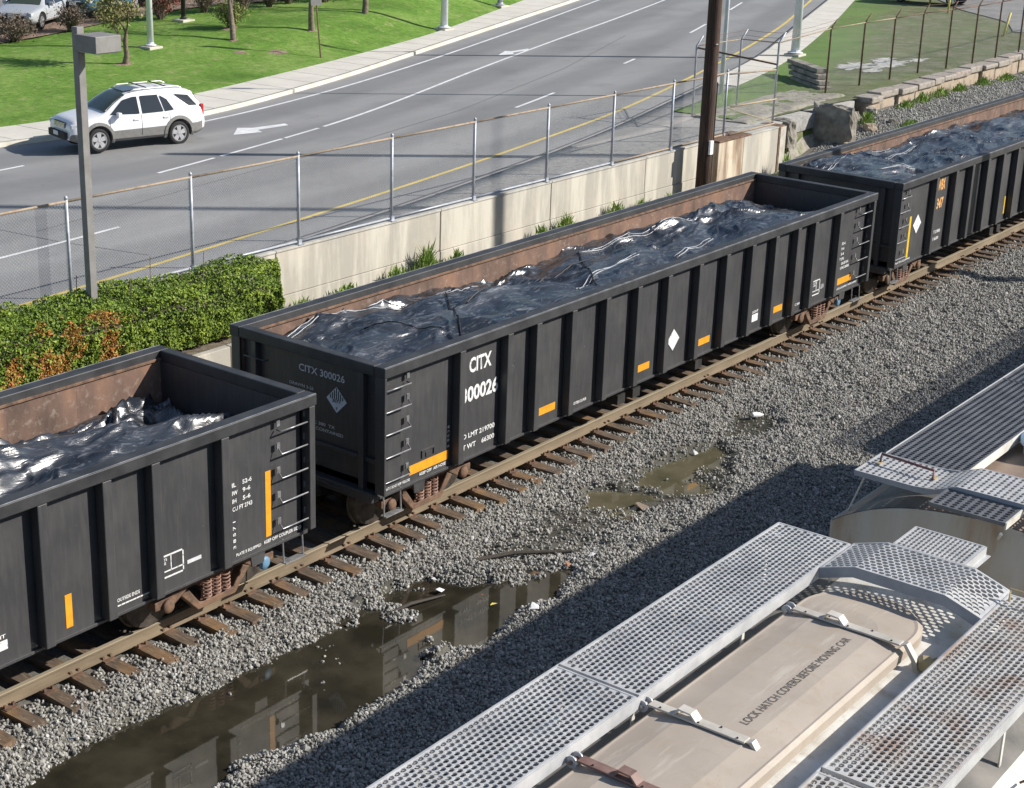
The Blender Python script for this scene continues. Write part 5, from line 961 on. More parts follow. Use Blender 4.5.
for x, y in ((3.6, 9.2), (4.7, 8.9), (1.9, 9.3), (2.6, 8.6)): tw.tube([(x, y, 1.5), (x+rnd.uniform(-.05, .05), y, 1.9+rnd.uniform(0, .25))], .008, 5)
tw.build('stray_shoot', 'bark', hed)
def weed(x, y, h, n, wd, label, mat='weed', z=None, group='weeds along the wall foot'):
    z = float(ZB(x, y)) if z is None else z; n = int(n*.8); a_ = rng.uniform(0, 6.28, n); r = wd*np.abs(rng.normal(0, .5, n)); px = x+r*1.3*np.cos(a_); py = np.minimum(y+r*.5*np.sin(a_), y+.2); hh = h*np.exp(-(r/wd/.9)**2)*rng.uniform(.35, 1.0, n)
    b0 = np.stack([px, py, np.full(n, z)+hh*rng.uniform(0, .6, n)], 1); d = np.stack([rng.normal(0, .35, n), rng.normal(0, .35, n)-.1, np.ones(n)], 1)*hh[:, None]*.55; th = rng.uniform(0, 6.28, n); w2 = np.stack([np.cos(th), np.sin(th), th*0], 1)*rng.uniform(.008, .022, (n, 1))
    q = np.stack([b0-w2, b0+w2, b0+d*.6+w2*1.2, b0+d], 1); o = obj('weed', tri_cloud('weed', q, mat, rng.uniform(0, 1, n))); return tag(o, label, 'weed', group)
for x, h, w_, lab in ((7.9, .42, .7, 'low green weeds at the wall foot right of the hedge'), (9.3, .42, .6, 'small weeds at the wall foot under the third fence post'), (11.0, .55, .55, 'grey green weeds left of the bushy clump'), (12.1, .78, .5, 'tall bushy weed clump at the open wall joint'), (13.2, .5, .45, 'weeds just right of the open wall joint'),
                      (16.7, .52, .35, 'low weeds right of the pole shadow on the wall'), (17.8, .62, .5, 'weeds right of the pole shadow, larger clump'), (20.2, .55, .5, 'weeds at the middle of the long wall'), (21.5, .45, .5, 'yellowish weeds near the last wall joint'), (23.0, .4, .4, 'thin weeds left of the timber pole')):
    weed(x, 9.3, h, int(900*w_*h/.5), w_, lab)
weed(28.9, 8.7, .9, 500, .5, 'green tuft at the foot of the orange stained pier', z=.0, group='weeds on the gravel slope'); weed(30.4, 8.0, .5, 600, .7, 'low weeds beside the orange stained pier', z=.05, group='weeds on the gravel slope')
WL = ['grassy weeds left of the big broken block, nearest the train', 'grassy weeds in front of the big broken block', 'grassy weeds right of the big broken block', 'green tufts below the first cap stones', 'taller green tufts below the second stretch of cap stones', 'green tufts under the third tall fence post', 'green tufts under the fourth tall fence post', 'green tufts under the fifth tall fence post', 'green tufts under the sixth tall fence post', 'tall weeds at the right edge below the ledge', 'thin low weeds beside the rusty car wall, left', 'thin low weeds beside the rusty car wall, right', 'weed tuft squeezed behind the broken block']
for i, (x, y, h, w_) in enumerate([(32.0, 7.3, .3, 1.0), (34, 7.2, .3, 1.0), (36.2, 7.9, .3, .8), (38.5, 9.1, .35, .7), (40.2, 9.2, .45, .7), (42, 9.25, .4, .7), (43.8, 9.25, .4, .6), (46, 9.2, .4, .7), (48.2, 9.1, .35, .8), (51, 9.0, .5, .8), (37.5, 6.6, .2, 1.2), (41, 6.6, .2, 1.2), (35, 8.9, .5, .5)]):
    weed(x, y, h, int(800*w_), w_, WL[i], group='grassy weeds on the gravel slope')
# ------------------------------------------------------------------ poles
lp = empty('street_lamp', (2.03, 9.0, .5)); tag(lp, 'square grey lamp post with box shaped head rising from the hedge', 'street lamp')
MB().box(-.075, -.075, 0, .075, .075, 6.13).build('pole', 'lamp_paint', lp, bevel=.008); MB().box(-.05, -.16, 5.84, .05, -.076, 5.96).build('arm', 'lamp_paint', lp)
hd = MB().box(-.20, -.72, 5.74, .36, -.161, 6.03).build('lamp_head', 'lamp_paint', lp, bevel=.01); MB().box(-.16, -.68, 5.725, .32, -.20, 5.739).build('lens', 'lens', hd)
up = empty('utility_pole', (24.3, 9.0, -.1)); tag(up, 'thick dark timber utility pole in front of the wall', 'utility pole')
mb = MB(); mb.tube([(0, 0, -.8), (.0, 0, 2), (-.02, 0, 6), (-.05, 0, 11)], [.225, .21, .195, .17], 16); mb.build('pole', 'pole_wood', up, True)
MB().box(-.16, -.26, 1.45, .02, -.20, 1.85).build('number_plate', 'white_letter', up); MB().tube([(.14, -.17, -.3), (.17, -.16, 3.5)], .02, 6).build('cable_guard', 'dark', up); MB().box(-.02, -.27, -.25, .14, -.22, .45).build('yellow_guard', 'yellow', up)
MB().tube([(-.05, -.20, 4.6), (-.3, -.28, 4.62)], .012, 6).build('step_bolt', 'galv', up)
MAST_OUT = None
def mast(nm, x, y, z0, r, h, label, arm=None, base=True, mat='white_pole'):
    p_ = empty(nm, (x, y, z0)); tag(p_, label, 'street lamp'); mb = MB(); mb.tube([(0, 0, 0), (0, 0, h)], [r, r*.62], 16); mb.build('pole', mat, p_, True)
    if base: MB().box(-.34, -.34, -.3, .34, .34, .07).build('footing', 'kerb', p_, bevel=.02); MB().lathe([(0, r*1.7), (.03, r*1.7), (.05, r*1.1), (.12, r*1.02)], (0, 0, .10), (0, 0, 1), 14).build('base_plate', mat, p_)
    if arm: MB().tube([(0, 0, h-.2), (arm[0]*.5, arm[1]*.5, h+.4), (arm[0], arm[1], h+.5)], .05, 8).build('arm', mat, p_, True); MB().obox((arm[0]*1.1, arm[1]*1.1, h+.48), (.32*arm[0]/math.hypot(*arm), .32*arm[1]/math.hypot(*arm), 0), (-.12*arm[1]/math.hypot(*arm), .12*arm[0]/math.hypot(*arm), 0), (0, 0, .07)).build('lamp_head', mat, p_, bevel=.02)
    return p_
mast('light_pole', 44.5, 16.7, G(44.6, 16.7)+.12, .185, 10, 'thick white mast on a square footing beside the near pavement', (-1.5, 2))
tm = empty('unseen_mast', (26.6, -5.4, -.4)); tag(tm, 'tall dark mast just outside the right edge, added to cast the upright shadow on the wall', 'mast'); MB().tube([(0, 0, -.5), (0, 0, 28)], [.22, .16], 16).build('pole', 'pole_wood', tm, True); MB().box(-.5, -.5, -.3, .5, .5, .3).build('footing', 'kerb', tm, bevel=.03); MB().tube([(-.9, .3, 27.4), (.9, -.3, 27.4)], .05, 6).build('crossarm', 'dark', tm)  # unseen mast inferred from the wall shadow and added to cast it
mast('light_pole', 34.1, 14.15, G(34.1, 14.15), .085, 9, 'slim silver pole just behind the timber utility pole', (-1, 1.5), False)
mast('light_pole', 41.5, 32.9, float(LZ(41.5, 32.9)), .17, 9, 'white lamp pole on the lawn edge near the top centre', (1.0, -2))
mast('light_pole', 50.5, 36.6, float(LZ(50.5, 36.6)), .14, 9, 'distant short looking pole where the pavement leaves the picture', None, True, 'galv')
mast('light_pole', 26.5, 35.5, float(LZ(26.5, 35.5)), .13, 8, 'white lamp pole on the lawn behind the grey lamp head', (1, -1.2))
mast('light_pole', 31.3, 38.9, float(LZ(31.3, 38.9)), .10, 8, 'thin dark lamp pole at the edge of the car park', None, True, 'dark')
sp_ = empty('sign_post', (31.2, 30.8, float(LZ(31.2, 30.8)))); tag(sp_, 'thin leaning brown sign post on the lawn with a dark board', 'sign post'); MB().tube([(0, 0, -.2), (-.1, .05, 1.2), (-.25, .1, 3.0)], .03, 6).build('post', 'rust', sp_); MB().obox((-.22, .05, 2.65), (.20, -.10, 0), (.008, .016, 0), (-.02, 0, .6)).build('sign_board', 'lamp_paint', sp_)
for i, (x, y, tl) in enumerate([(66.4, 20.3, 0), (63.3, 18.0, .05), (56.2, 12.4, .35)]):
    z = float(G(x, y)); tag(MB().tube([(x, y, z), (x+tl, y-tl*.3, z+1.15)], .055, 10).build('bollard', 'yellow', None, True), ['yellow post left of the dark blue car', 'yellow post in front of the dark blue car', 'leaning yellow post at the right end of the barbed fence'][i], 'bollard', 'yellow posts by the driveway')
# ------------------------------------------------------------------ trees and shrubs
def tree(x, y, h, spread, seed, label, mat='bud', nleaf=1500, bare=False, trunk=.13, group='young trees on the lawn', cat='tree', name='tree'):
    z = float(LZ(x, y)); t = empty(name, (x, y, z)); tag(t, label, cat, group); r = random.Random(seed); tips = []; br = MB(); tr = MB()
    def grow(p, d, ln, rad, lev):
        q = p; pts = [p]; rr = [rad]
        for i in range(3): d = (d+Vector((r.gauss(0, .13), r.gauss(0, .13), r.gauss(.03, .08)))).normalized(); q = q+d*ln/3; pts.append(q); rr.append(rad*(1-.14*(i+1)))
        (tr if lev == 0 else br).tube(pts, rr, 8 if lev < 2 else 4, cap=False)
        if lev >= 4 or rad < .006: tips.extend(pts[1:]); return
        if lev >= 2: tips.extend(pts[1:])
        for k in range(r.choice((3, 3, 4)) if lev else 4):
            a_ = r.uniform(0, 6.28); sp = r.uniform(.35, .85)*spread; n_ = (d+Vector((math.cos(a_)*sp, math.sin(a_)*sp, r.uniform(-.1, .35)))).normalized(); grow(pts[-1] if k < 2 else pts[2], n_, ln*r.uniform(.6, .85), rr[-1]*.62, lev+1)
    grow(Vector((0, 0, -.1)), Vector((r.gauss(0, .05), r.gauss(0, .05), 1)), h*.32, trunk, 0)
    tr.build('trunk', 'bark', t, True); br.build('branches', 'bark', t)
    if not bare:
        T = np.array([tuple(v) for v in tips]); P = T[rng.integers(0, len(T), nleaf)]+rng.normal(0, .16, (nleaf, 3)); o = obj('leaves', tri_cloud('leaves', leaves(P, .055, None, 1, .6), mat, rng.uniform(0, 1, nleaf)), t); o['kind'] = 'stuff'
    return t
tree(23.9, 34.0, 4.2, 1.0, 5, 'small budding tree right behind the grey lamp head', nleaf=2600, trunk=.12)
tree(29.8, 34.3, 5.5, .75, 8, 'young tree with forked grey trunk left of the green shrub', 'brown_shrub', nleaf=500)
tree(33.7, 33.7, 5.5, .75, 12, 'young tree beside the thin leaning sign post', 'brown_shrub', nleaf=500, trunk=.14)
tree(38.8, 35.3, 5.5, .8, 15, 'young tree standing alone near the mulch, right of the others', 'brown_shrub', nleaf=600, trunk=.15)
tree(46.5, 38.0, 6, .8, 19, 'bare tree farthest right along the mulch bed', 'brown_shrub', nleaf=500, trunk=.15)
def shrub(x, y, w_, h, n, mat, label, seed, twig=60, group='twiggy shrubs along the mulch bed', sz=.055):
    z = float(LZ(x, y)); s_ = empty('shrub', (x, y, z)); tag(s_, label, 'shrub', group); r = random.Random(seed); mb = MB(); tips = []
    for k in range(twig):
        a_ = r.uniform(0, 6.28); rr = w_*math.sqrt(r.random()); e = Vector((rr*math.cos(a_), rr*math.sin(a_), h*(1-.45*(rr/w_)**2)*r.uniform(.7, 1.05))); m_ = Vector((e.x*.35, e.y*.35, e.z*.5))
        mb.tube([(e.x*.08, e.y*.08, -.05), m_, e], [.014, .010, .004], 3, cap=False); tips += [m_, (m_+e)/2, e]
        for q in range(2): e2 = (m_+e)/2+Vector((r.gauss(0, .15), r.gauss(0, .15), r.uniform(.05, .3))); mb.tube([(m_+e)/2*1.0, e2], [.006, .003], 3, cap=False); tips.append(e2)
    mb.build('twigs', 'bark', s_); T = np.array([tuple(v) for v in tips]); P = T[rng.integers(0, len(T), n)]+rng.normal(0, .10*w_/.8, (n, 3)); P[:, 2] = np.abs(P[:, 2]); o = obj('leaves', tri_cloud('leaves', leaves(P, sz, None, 1, .5), mat, rng.uniform(0, 1, n)), s_); o['kind'] = 'stuff'
SH = [(22.2, 40.5, .8, .9, 300, 'brown_shrub', 'bare tan shrub at the far left edge of the mulch'), (24.0, 40.7, 1.0, .8, 900, 'brown_shrub', 'wide straw coloured shrub in front of the silver car'), (26.9, 40.8, .6, .85, 900, 'brown_shrub', 'brown leafy shrub between the silver and teal cars'), (29.3, 41.2, .6, .5, 300, 'brown_shrub', 'low sparse shrub under the teal car'),
      (31.0, 40.0, .9, 1.3, 1600, 'red_shrub', 'reddish shrub right of the white lamp pole'), (33.3, 39.8, .9, 1.5, 1400, 'brown_shrub', 'dark twiggy shrub right of the thin dark pole'), (34.9, 39.0, .9, 1.5, 1400, 'brown_shrub', 'dark twiggy shrub behind the green shrub'), (36.7, 39.2, .9, 1.4, 900, 'brown_shrub', 'purple brown shrub with pale stems'), (38.2, 39.5, .9, 1.4, 1000, 'brown_shrub', 'dark shrub behind the leaning sign post'),
      (40.0, 38.9, 1.0, 1.3, 1000, 'brown_shrub', 'dark shrub left of the lone young tree'), (41.6, 38.9, .9, 1.2, 900, 'brown_shrub', 'dark shrub behind the lone young tree'), (43.4, 39.0, .9, 1.2, 900, 'brown_shrub', 'dark shrub right of the lone young tree'), (45.2, 39.6, .9, 1.1, 800, 'brown_shrub', 'shrub near the top right end of the mulch'), (47.5, 41.0, .9, 1.1, 800, 'brown_shrub', 'last shrub at the top right end of the mulch')]
for i, a_ in enumerate(SH): shrub(a_[0], a_[1], a_[2]*1.15, a_[3]*1.3, int(a_[4]*1.4), a_[5], a_[6], 50+i, 90 if i != 3 else 30)
shrub(31.2, 36.0, .75, 1.15, 1600, 'green_shrub', 'yellow green round shrub on the lawn behind a young tree', 90, 80, 'shrubs on the lawn')
for i, (x, y, r_) in enumerate([(30.1, 32.2, .55), (28.8, 32.9, .35), (23.9, 34.0, .45), (31.2, 36.0, .5), (33.7, 33.7, .25), (29.8, 34.3, .25)]):
    mb = MB(); pts = [(x+r_*math.cos(t)*rnd.uniform(.7, 1.2), y+r_*.7*math.sin(t)*rnd.uniform(.7, 1.2)) for t in np.linspace(0, 6.28, 14)[:-1]]; c_ = (x, y, float(LZ(x, y))+.045); mb.add([c_]+[(a_, b_, float(LZ(a_, b_))+.0) for a_, b_ in pts], [(0, k+1, (k+1) % 13+1) for k in range(13)]); struct(mb.build('bare_soil_patch', 'mulch'), 'bare brown soil patch in the lawn')
# ------------------------------------------------------------------ vehicles
def car_surface(p):
    xs = np.array(p['zt'])[:, 0]; o_ = np.argsort(xs)
    zt = lambda x: float(np.interp(x, xs[o_], np.array(p['zt'])[o_, 1])); hw = lambda x: float(np.interp(x, *zip(*sorted(p['hw'])))); ht = lambda x: float(np.interp(x, *zip(*sorted(p['ht'])))); zb = lambda x: min(float(np.interp(x, *zip(*sorted(p['zb'])))), zt(x)-.04); z0 = lambda x: float(np.interp(x, *zip(*sorted(p['z0']))))
    def section(x):
        a_, b_, c_, d_, e_ = z0(x), .60, zb(x), zt(x), hw(x); b_ = a_+(c_-a_)*.45; tw = min(ht(x), e_-.03); cr = min(.10, (d_-c_)*.5)
        return [(0, a_), (e_*.9, a_), (e_*.985, a_+.08), (e_, b_), (e_*.99, (b_+c_)/2), (e_*.955, c_), (tw+(e_*.955-tw)*.15, d_-cr) if d_-c_ > .2 else (tw+(e_*.955-tw)*.6, c_+(d_-c_)*.45), (tw*.90, d_-.02), (tw*.5, d_-.004), (0, d_)]
    def side_y(x, z):
        s_ = section(x)[1:7]; zz = [q[1] for q in s_]; yy = [q[0] for q in s_]; return float(np.interp(z, zz, yy))
    def top_z(x, y):
        s_ = section(x)[6:][::-1]; return float(np.interp(abs(y), [q[0] for q in s_], [q[1] for q in s_]))
    return section, side_y, top_z, zt
def make_car(x, y, z, rz, p, label, cat, group=None):
    c = empty(p['name'], (x, y, z), rz); tag(c, label, cat, group); section, side_y, top_z, zt = car_surface(p); st = p['st']; mb = MB(); vs = []; rows = None
    for sx in st:
        s_ = section(sx); ring = [(sx, -a_, b_) for a_, b_ in s_]+[(sx, a_, b_) for a_, b_ in s_[-2:0:-1]]; rows = len(ring); vs += ring
    fs = [(i*rows+k, i*rows+(k+1) % rows, (i+1)*rows+(k+1) % rows, (i+1)*rows+k) for i in range(len(st)-1) for k in range(rows)]+[tuple(range(rows)), tuple((len(st)-1)*rows+k for k in range(rows))[::-1]]
    mb.add(vs, fs); me = mb.mesh('body', [p['paint'], 'clad', 'dark']); R_ = p['wr']
    # cut the wheel arches
    ob = bpy.data.objects.new('b', me); C.objects.link(ob); cutters = []
    for wx in p['wx']:
        for s_ in (-1, 1): cm = MB().lathe([(0, R_+.07), (.5, R_+.07)], (wx, s_*1.2, R_+.02), (0, -s_, 0), 24).mesh('cut', 'dark'); co = bpy.data.objects.new('cut', cm); C.objects.link(co); cutters.append(co); bo = ob.modifiers.new('b', 'BOOLEAN'); bo.object = co; bo.operation = 'DIFFERENCE'; bo.solver = 'EXACT'
    dg = bpy.context.evaluated_depsgraph_get(); dg.update(); m2 = bpy.data.meshes.new_from_object(ob.evaluated_get(dg))
    if len(m2.polygons) < 30: m2 = me.copy()
    bpy.data.objects.remove(ob)
    for co in cutters: bpy.data.objects.remove(co)
    m2.materials.clear(); [m2.materials.append(M[k]) for k in (p['paint'], 'clad', 'dark')]
    for f in m2.polygons:
        cz = f.center.z; f.material_index = 1 if (cz < p['cl'] and abs(f.center.y) > .2) else 0
        if abs(f.center.y) < hwmin(p)*.9 and cz < R_*2+.1 and abs(f.center.x) < st[-1]-.3 and abs(f.normal.y) < .95 and cz < zt(f.center.x)-.25: f.material_index = 2
        f.use_smooth = abs(f.normal.x) < .98
    m2.name = 'body'; body = obj('body', m2, c); es = body.modifiers.new('e', 'EDGE_SPLIT'); es.split_angle = .55
    off = .026
    def side_patch(nm, poly, mat, par, s_, o_=off):
        mb = MB(); mb.add([(a_, s_*(side_y(a_, b_)+o_), b_) for a_, b_ in poly], [tuple(range(len(poly)))]); return mb.build(nm, mat, par)
    for s_ in (-1, 1):
        for poly in p['windows']: side_patch('side_window', poly, 'glass', body, s_)
        for sx in p['seams']: 
            pts = [(sx, s_*(side_y(sx, z_)+.003), z_) for z_ in np.linspace(.42, p['beltz'], 6)]; MB().tube(pts, .006, 4).build('door_seam', 'dark', body)
        for hx in p['handles']: MB().box(hx-.09, *sorted((s_*(side_y(hx, p['beltz']-.1)-.01), s_*(side_y(hx, p['beltz']-.1)+.03))), 0, 0, 0) if False else MB().obox((hx, s_*(side_y(hx, p['beltz']-.12)+.02), p['beltz']-.12), (.09, 0, 0), (0, .02, 0), (0, 0, .018)).build('door_handle', p['paint'], body)
        mx = p['mirror']; MB().obox((mx, s_*(side_y(mx, p['beltz'])+.12), p['beltz']+.06), (.07, .02*s_, 0), (0, .10, 0), (0, 0, .08)).build('side_mirror', p['paint'], c, bevel=.03)
        for zc, (tx, tz0, tz1, mat) in (('t', (*p['tail'], 'redlens')),): MB().obox((tx, s_*(side_y(tx, (tz0+tz1)/2)-.03), (tz0+tz1)/2), (.05, 0, 0), (0, .045, 0), (0, 0, (tz1-tz0)/2)).build('tail_light', mat, c, bevel=.01)
        hx, hz = p['head']; MB().obox((hx, s_*(side_y(hx, hz)-.13), hz), (.10, -.03*s_, 0), (.02*s_, .13, 0), (0, 0, .07)).build('headlight', 'lens', c, bevel=.02)
        for wx in p['wx']:
            mb = MB(); n_ = 14; ro, ri = R_+.155, R_+.062; vs = []
            for k in range(n_+1):
                a_ = math.pi*(-.08+1.16*k/n_); 
                for rr, dy in ((ri, .03), (ro, .022), (ro, -.06), (ri, -.06)): xx = wx+rr*math.cos(a_); zz = R_+.02+rr*math.sin(a_); yb = side_y(min(max(xx, st[0]), st[-1]), max(min(zz, p['beltz']), .3)); vs.append((xx, s_*(yb+dy), zz))
            mb.add(vs, [(4*i+j, 4*i+(j+1) % 4, 4*i+4+(j+1) % 4, 4*i+4+j) for i in range(n_) for j in range(4)])
            if p['cl'] > .4: mb.build('arch_trim', 'clad', body)
            yo = side_y(wx, .75)-.02; wh = MB().lathe([(-.22, R_*.75), (-.21, R_*.95), (-.17, R_), (-.05, R_), (-.01, R_*.95), (0, R_*.72), (-.02, R_*.64)], (wx, s_*yo, R_), (0, s_, 0), 28).build('tyre', 'tyre', c, True)
            rim = MB().lathe([(-.10, R_*.62), (-.005, R_*.68), (.0, R_*.63), (-.05, R_*.58), (-.06, .05), (-.03, .05)], (wx, s_*yo, R_), (0, s_, 0), 24).build('rim', 'dark', wh)
            sp = MB()
            for k in range(5):
                a_ = 2*math.pi*k/5+.3; d_ = Vector((math.cos(a_), 0, math.sin(a_))); pr = Vector((-math.sin(a_), 0, math.cos(a_))); cc = Vector((wx, s_*(yo-.012), R_))
                sp.add([cc+d_*.02+pr*.05, cc+d_*R_*.60+pr*.075, cc+d_*R_*.60-pr*.075, cc+d_*.02-pr*.05, cc+d_*.02+pr*.05+Vector((0, -.03*s_, 0)), cc+d_*R_*.6+pr*.075+Vector((0, -.03*s_, 0)), cc+d_*R_*.6-pr*.075+Vector((0, -.03*s_, 0)), cc+d_*.02-pr*.05+Vector((0, -.03*s_, 0))], [(0, 1, 2, 3), (0, 4, 5, 1), (1, 5, 6, 2), (2, 6, 7, 3), (3, 7, 4, 0)])
            sp.lathe([(-.05, R_*.68), (-.002, R_*.68), (-.002, R_*.60), (-.03, R_*.59)], (wx, s_*yo, R_), (0, s_, 0), 24); sp.lathe([(-.03, .06), (.0, .05)], (wx, s_*yo, R_), (0, s_, 0), 10); sp.build('spokes', 'rim', wh)
    # windscreen and rear window as sheets just above the shell
    for nm, (xa, xb, ya, yb) in (('windscreen', p['ws']), ('rear_window', p['rw'])):
        X_ = np.linspace(xa, xb, 9)[:, None]+np.zeros((9, 9)); T_ = np.linspace(-1, 1, 9)[None]+np.zeros((9, 9)); hwid = ya+(yb-ya)*np.linspace(0, 1, 9)[:, None]; Y_ = T_*hwid; Z_ = np.vectorize(top_z)(X_, Y_)+.016
        s_ = 1 if nm == 'windscreen' else -1; X_ = X_+.012*s_; obj(nm, grid_mesh(nm, X_, Y_, Z_, 'glass_s' if nm == 'windscreen' else 'glass'), body)
    if p.get('grille'):
        gx, gz, gw, gh = p['grille']; gr = MB().obox((gx, 0, gz), (.03, 0, 0), (0, gw, 0), (0, 0, gh)).build('grille', 'dark', c)
        for k in range(4): MB().obox((gx+.035, 0, gz-gh+.03+k*(2*gh-.06)/3), (.008, 0, 0), (0, gw, 0), (0, 0, .010)).build('grille_bar', 'chrome', gr)
        MB().obox((gx+.10, 0, .52), (.05, 0, 0), (0, .55, 0), (0, 0, .10)).build('bumper_intake', 'dark', c); MB().obox((gx+.165, 0, .56), (.006, 0, 0), (0, .16, 0), (0, 0, .06)).build('number_plate', 'white_letter', c)
    return c, top_z, body, side_y
def hwmin(p): return min(b for a_, b in p['hw'])
suv = dict(name='parked_car', paint='suv_white', wr=.365, wx=(-1.36, 1.35), cl=.56, beltz=1.02, mirror=.72,
  st=[-2.33, -2.29, -2.2, -2.0, -1.8, -1.6, -1.36, -1.1, -.8, -.5, -.2, .05, .22, .4, .7, .95, 1.12, 1.35, 1.6, 1.85, 2.0, 2.1, 2.17, 2.21],
  zt=[(2.21, .72), (2.17, .84), (2.1, .93), (2.0, .985), (1.6, 1.06), (1.12, 1.13), (.95, 1.25), (.7, 1.42), (.4, 1.58), (.22, 1.64), (-.2, 1.69), (-.8, 1.71), (-1.4, 1.69), (-1.8, 1.64), (-2.0, 1.56), (-2.2, 1.22), (-2.29, 1.02), (-2.33, .72)],
  hw=[(-2.33, .80), (-2.2, .88), (-1.8, .93), (0, .94), (1.5, .93), (1.9, .88), (2.1, .80), (2.21, .70)], ht=[(-2.33, .70), (-2.0, .62), (0, .64), (.4, .64), (1.12, .78), (1.9, .76), (2.21, .55)],
  zb=[(-2.33, 1.08), (0, 1.03), (1.2, 1.0), (2.21, .85)], z0=[(-2.33, .42), (-2.0, .30), (1.9, .30), (2.21, .40)],
  windows=[[(.95, 1.08), (.45, 1.47), (.12, 1.54), (-.02, 1.54), (-.02, 1.06)], [(-.13, 1.06), (-.13, 1.55), (-.72, 1.55), (-.84, 1.07)], [(-.90, 1.07), (-.79, 1.53), (-1.02, 1.40), (-1.2, 1.09)], [(-1.30, 1.53), (-1.78, 1.47), (-2.06, 1.16), (-1.78, 1.18)]],
  seams=(.98, -.08, -1.05), handles=(.10, -.92), tail=(-2.22, .86, 1.18), head=(2.07, .80), ws=(1.06, .30, .74, .60), rw=(-2.24, -2.04, .62, .56), grille=(2.185, .80, .36, .085))
c_, tz, body, sy = make_car(15.08, 23.47, float(G(15.17, 23.5))+.004, math.radians(166), suv, 'white SUV with grey lower cladding driving on the road left of centre', 'car')
c_.scale = (.945, .97, .985)
for s_ in (-1, 1): MB().tube([(.1, s_*.56, tz(.1, .56)+.03), (0, s_*.56, tz(0, .56)+.075), (-1.5, s_*.55, tz(-1.5, .55)+.075), (-1.65, s_*.55, tz(-1.65, .55)+.03)], .02, 6).build('roof_rail', 'bare', body)
for xx in (-.45, -1.1): MB().tube([(xx, -.56, 1.755), (xx, .56, 1.755)], .018, 6).build('cross_bar', 'dark', body)
MB().obox((.0, 0, 1.688), (.26, 0, -.02), (0, .42, 0), (0, 0, .012)).build('sunroof', 'glass', body)
sed = dict(suv, name='parked_car', wr=.33, cl=.30, beltz=.92, wx=(-1.35, 1.38), mirror=.6,
  zt=[(2.21, .62), (2.17, .70), (2.1, .76), (2.0, .80), (1.6, .88), (1.12, .95), (.95, 1.03), (.7, 1.16), (.4, 1.31), (.22, 1.37), (-.2, 1.42), (-.8, 1.40), (-1.1, 1.34), (-1.4, 1.20), (-1.8, 1.02), (-2.2, .98), (-2.29, .90), (-2.33, .65)],
  zb=[(-2.33, .92), (0, .90), (1.2, .88), (2.21, .72)], windows=[[(.85, .95), (.42, 1.24), (.1, 1.29), (-.02, 1.29), (-.02, .93)], [(-.13, .93), (-.13, 1.29), (-.72, 1.27), (-1.1, .98)]], seams=(.95, -.08, -1.0), handles=(.10, -.92), tail=(-2.25, .72, .9), head=(2.07, .66), ws=(1.06, .30, .70, .56), rw=(-1.75, -1.2, .66, .54), grille=(2.18, .64, .30, .05))
for (x, y, rz, pt, lab) in ((22.6, 44.0, -95, 'silver', 'silver parked car cut by the left edge of the picture'), (27.0, 43.3, -150, 'silver', 'silver parked car facing the straw coloured shrub'), (30.8, 43.6, -160, 'bluecar', 'blue green parked car in the car park behind the lamp head'), (34.5, 44.6, -115, 'teal', 'teal parked car farther right in the car park'), (37.0, 46.5, -110, 'greycar', 'grey parked car behind the dark shrubs'), (24.2, 49.8, 70, 'greycar', 'dark grey parked car in the second row')):
    q = dict(sed if rz < 0 else sed, paint=pt); make_car(x, y, float(LZ(x, y))+.065, math.radians(rz), q, lab, 'car', 'cars in the car park')
make_car(66.9, 20.5, float(G(66.9, 20.5))+.14, math.radians(-84), dict(sed, paint='navy'), 'dark blue car on the driveway at the top right edge', 'car')
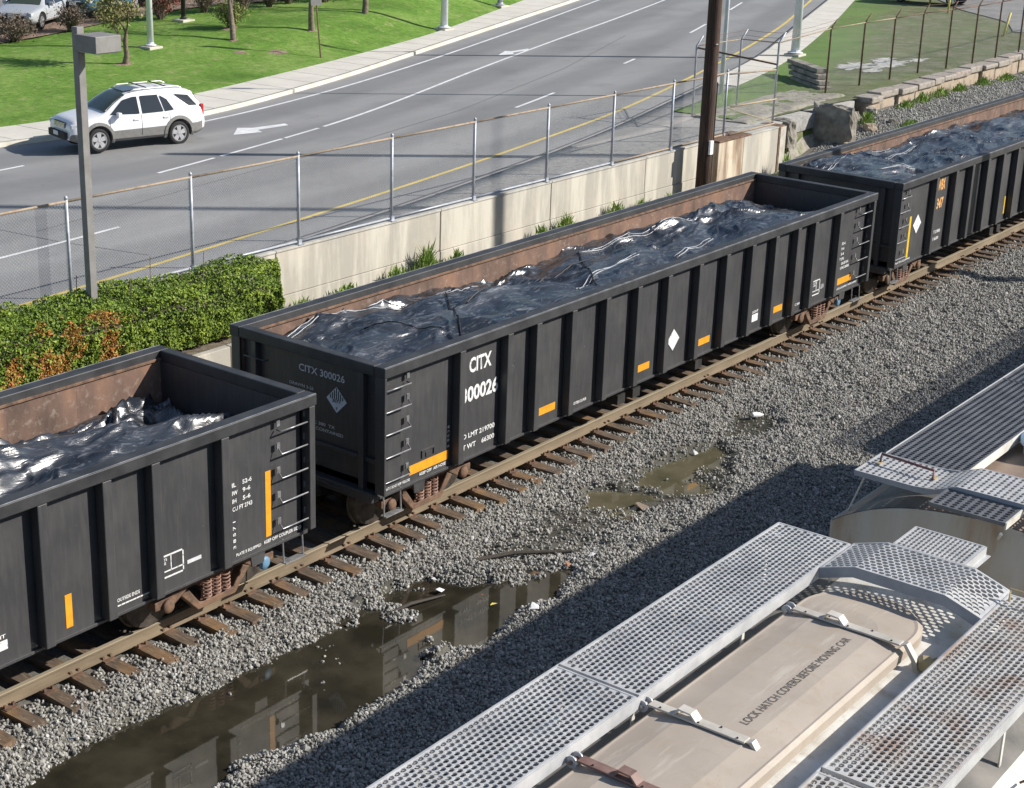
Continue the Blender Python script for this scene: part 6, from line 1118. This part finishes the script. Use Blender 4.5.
# ------------------------------------------------------------------ litter round the puddles
def litter(nm, x, y, build, mat, label, z=None):
    z = float(ZB(x, y)) if z is None else z; z = max(z, WATER_Z-.0)+.03; mb = MB(); build(mb); o = mb.build(nm, mat, None, bevel=.004); o.location = (x, y, z); o.rotation_euler = (rnd.uniform(-.2, .2), rnd.uniform(-.2, .2), rnd.uniform(-1, 1)); return tag(o, label, 'litter')
def crumple(s_, n=7):
    def f(mb):
        pts = [(rnd.gauss(0, s_), rnd.gauss(0, s_*.6), abs(rnd.gauss(0, s_*.35))) for _ in range(n)]
        bm = bmesh.new(); [bm.verts.new(q) for q in pts]; bmesh.ops.convex_hull(bm, input=bm.verts); bm.verts.index_update(); mb.add([v.co[:] for v in bm.verts], [tuple(v.index for v in f_.verts) for f_ in bm.faces]); bm.free()
    return f
litter('plastic_bottle', 9.89, -.85, lambda mb: mb.lathe([(-.16, .03), (-.14, .05), (.05, .052), (.11, .025), (.15, .022)], (0, 0, .03), (1, 0, 0), 12), 'litter_w', 'white plastic bottle lying in the damp spot below the train')
litter('scrap', .50, -2.42, crumple(.08), 'litter_w', 'white scrap on the shaded edge of the long puddle'); litter('scrap', 2.47, -2.05, crumple(.07), 'litter_w', 'pale crumpled scrap right of the orange scrap'); litter('scrap', 2.09, -1.88, crumple(.065), 'litter_o', 'orange brown scrap at the right end of the long puddle')
litter('scrap', 2.2, -1.35, crumple(.07), 'litter_w', 'white curled scrap beside the dark stick'); litter('scrap', 1.75, -1.2, crumple(.06), 'litter_w', 'white scrap at the left end of the dark stick'); litter('scrap', .16, -.96, crumple(.07), 'litter_w', 'pale plastic at the top edge of the long puddle'); litter('scrap', .42, -.62, crumple(.05), 'litter_w', 'small pale scrap in the gravel above the long puddle')
litter('cardboard', 4.74, -1.49, crumple(.12, 6), 'cardboard', 'brown folded cardboard on the gravel beside the smaller puddle'); litter('scrap', 7.48, -.91, crumple(.07), 'litter_w', 'white crumpled scrap at the tip of the smaller puddle'); litter('scrap', 5.37, -.98, crumple(.04), 'litter_w', 'little white chip at the edge of the smaller puddle')
litter('scrap', .45, -1.48, crumple(.03), 'litter_o', 'orange fragment in the middle of the long puddle'); litter('scrap', .33, -1.79, crumple(.03), 'yellow', 'yellowish fragment in the middle of the long puddle'); litter('scrap', -3.99, -.12, crumple(.02), 'litter_o', 'tiny orange chip in the ballast'); litter('scrap', -5.91, -.2, crumple(.03), 'blue_cap', 'small blue chip in the ballast at lower left')
tag(MB().tube([(1.2, -.75, -.36), (1.8, -1.05, -.35), (2.6, -1.75, -.38)], [.03, .035, .02], 7).build('branch', 'stick', None), 'dark wet branch lying across the gravel between the puddles', 'branch')
tag(MB().tube([(-.9, -.85, -.42), (-.5, -.95, -.37), (.1, -1.1, -.41)], [.02, .028, .015], 6).build('branch', 'stick', None), 'dark twig bundle in the top edge of the long puddle', 'branch')
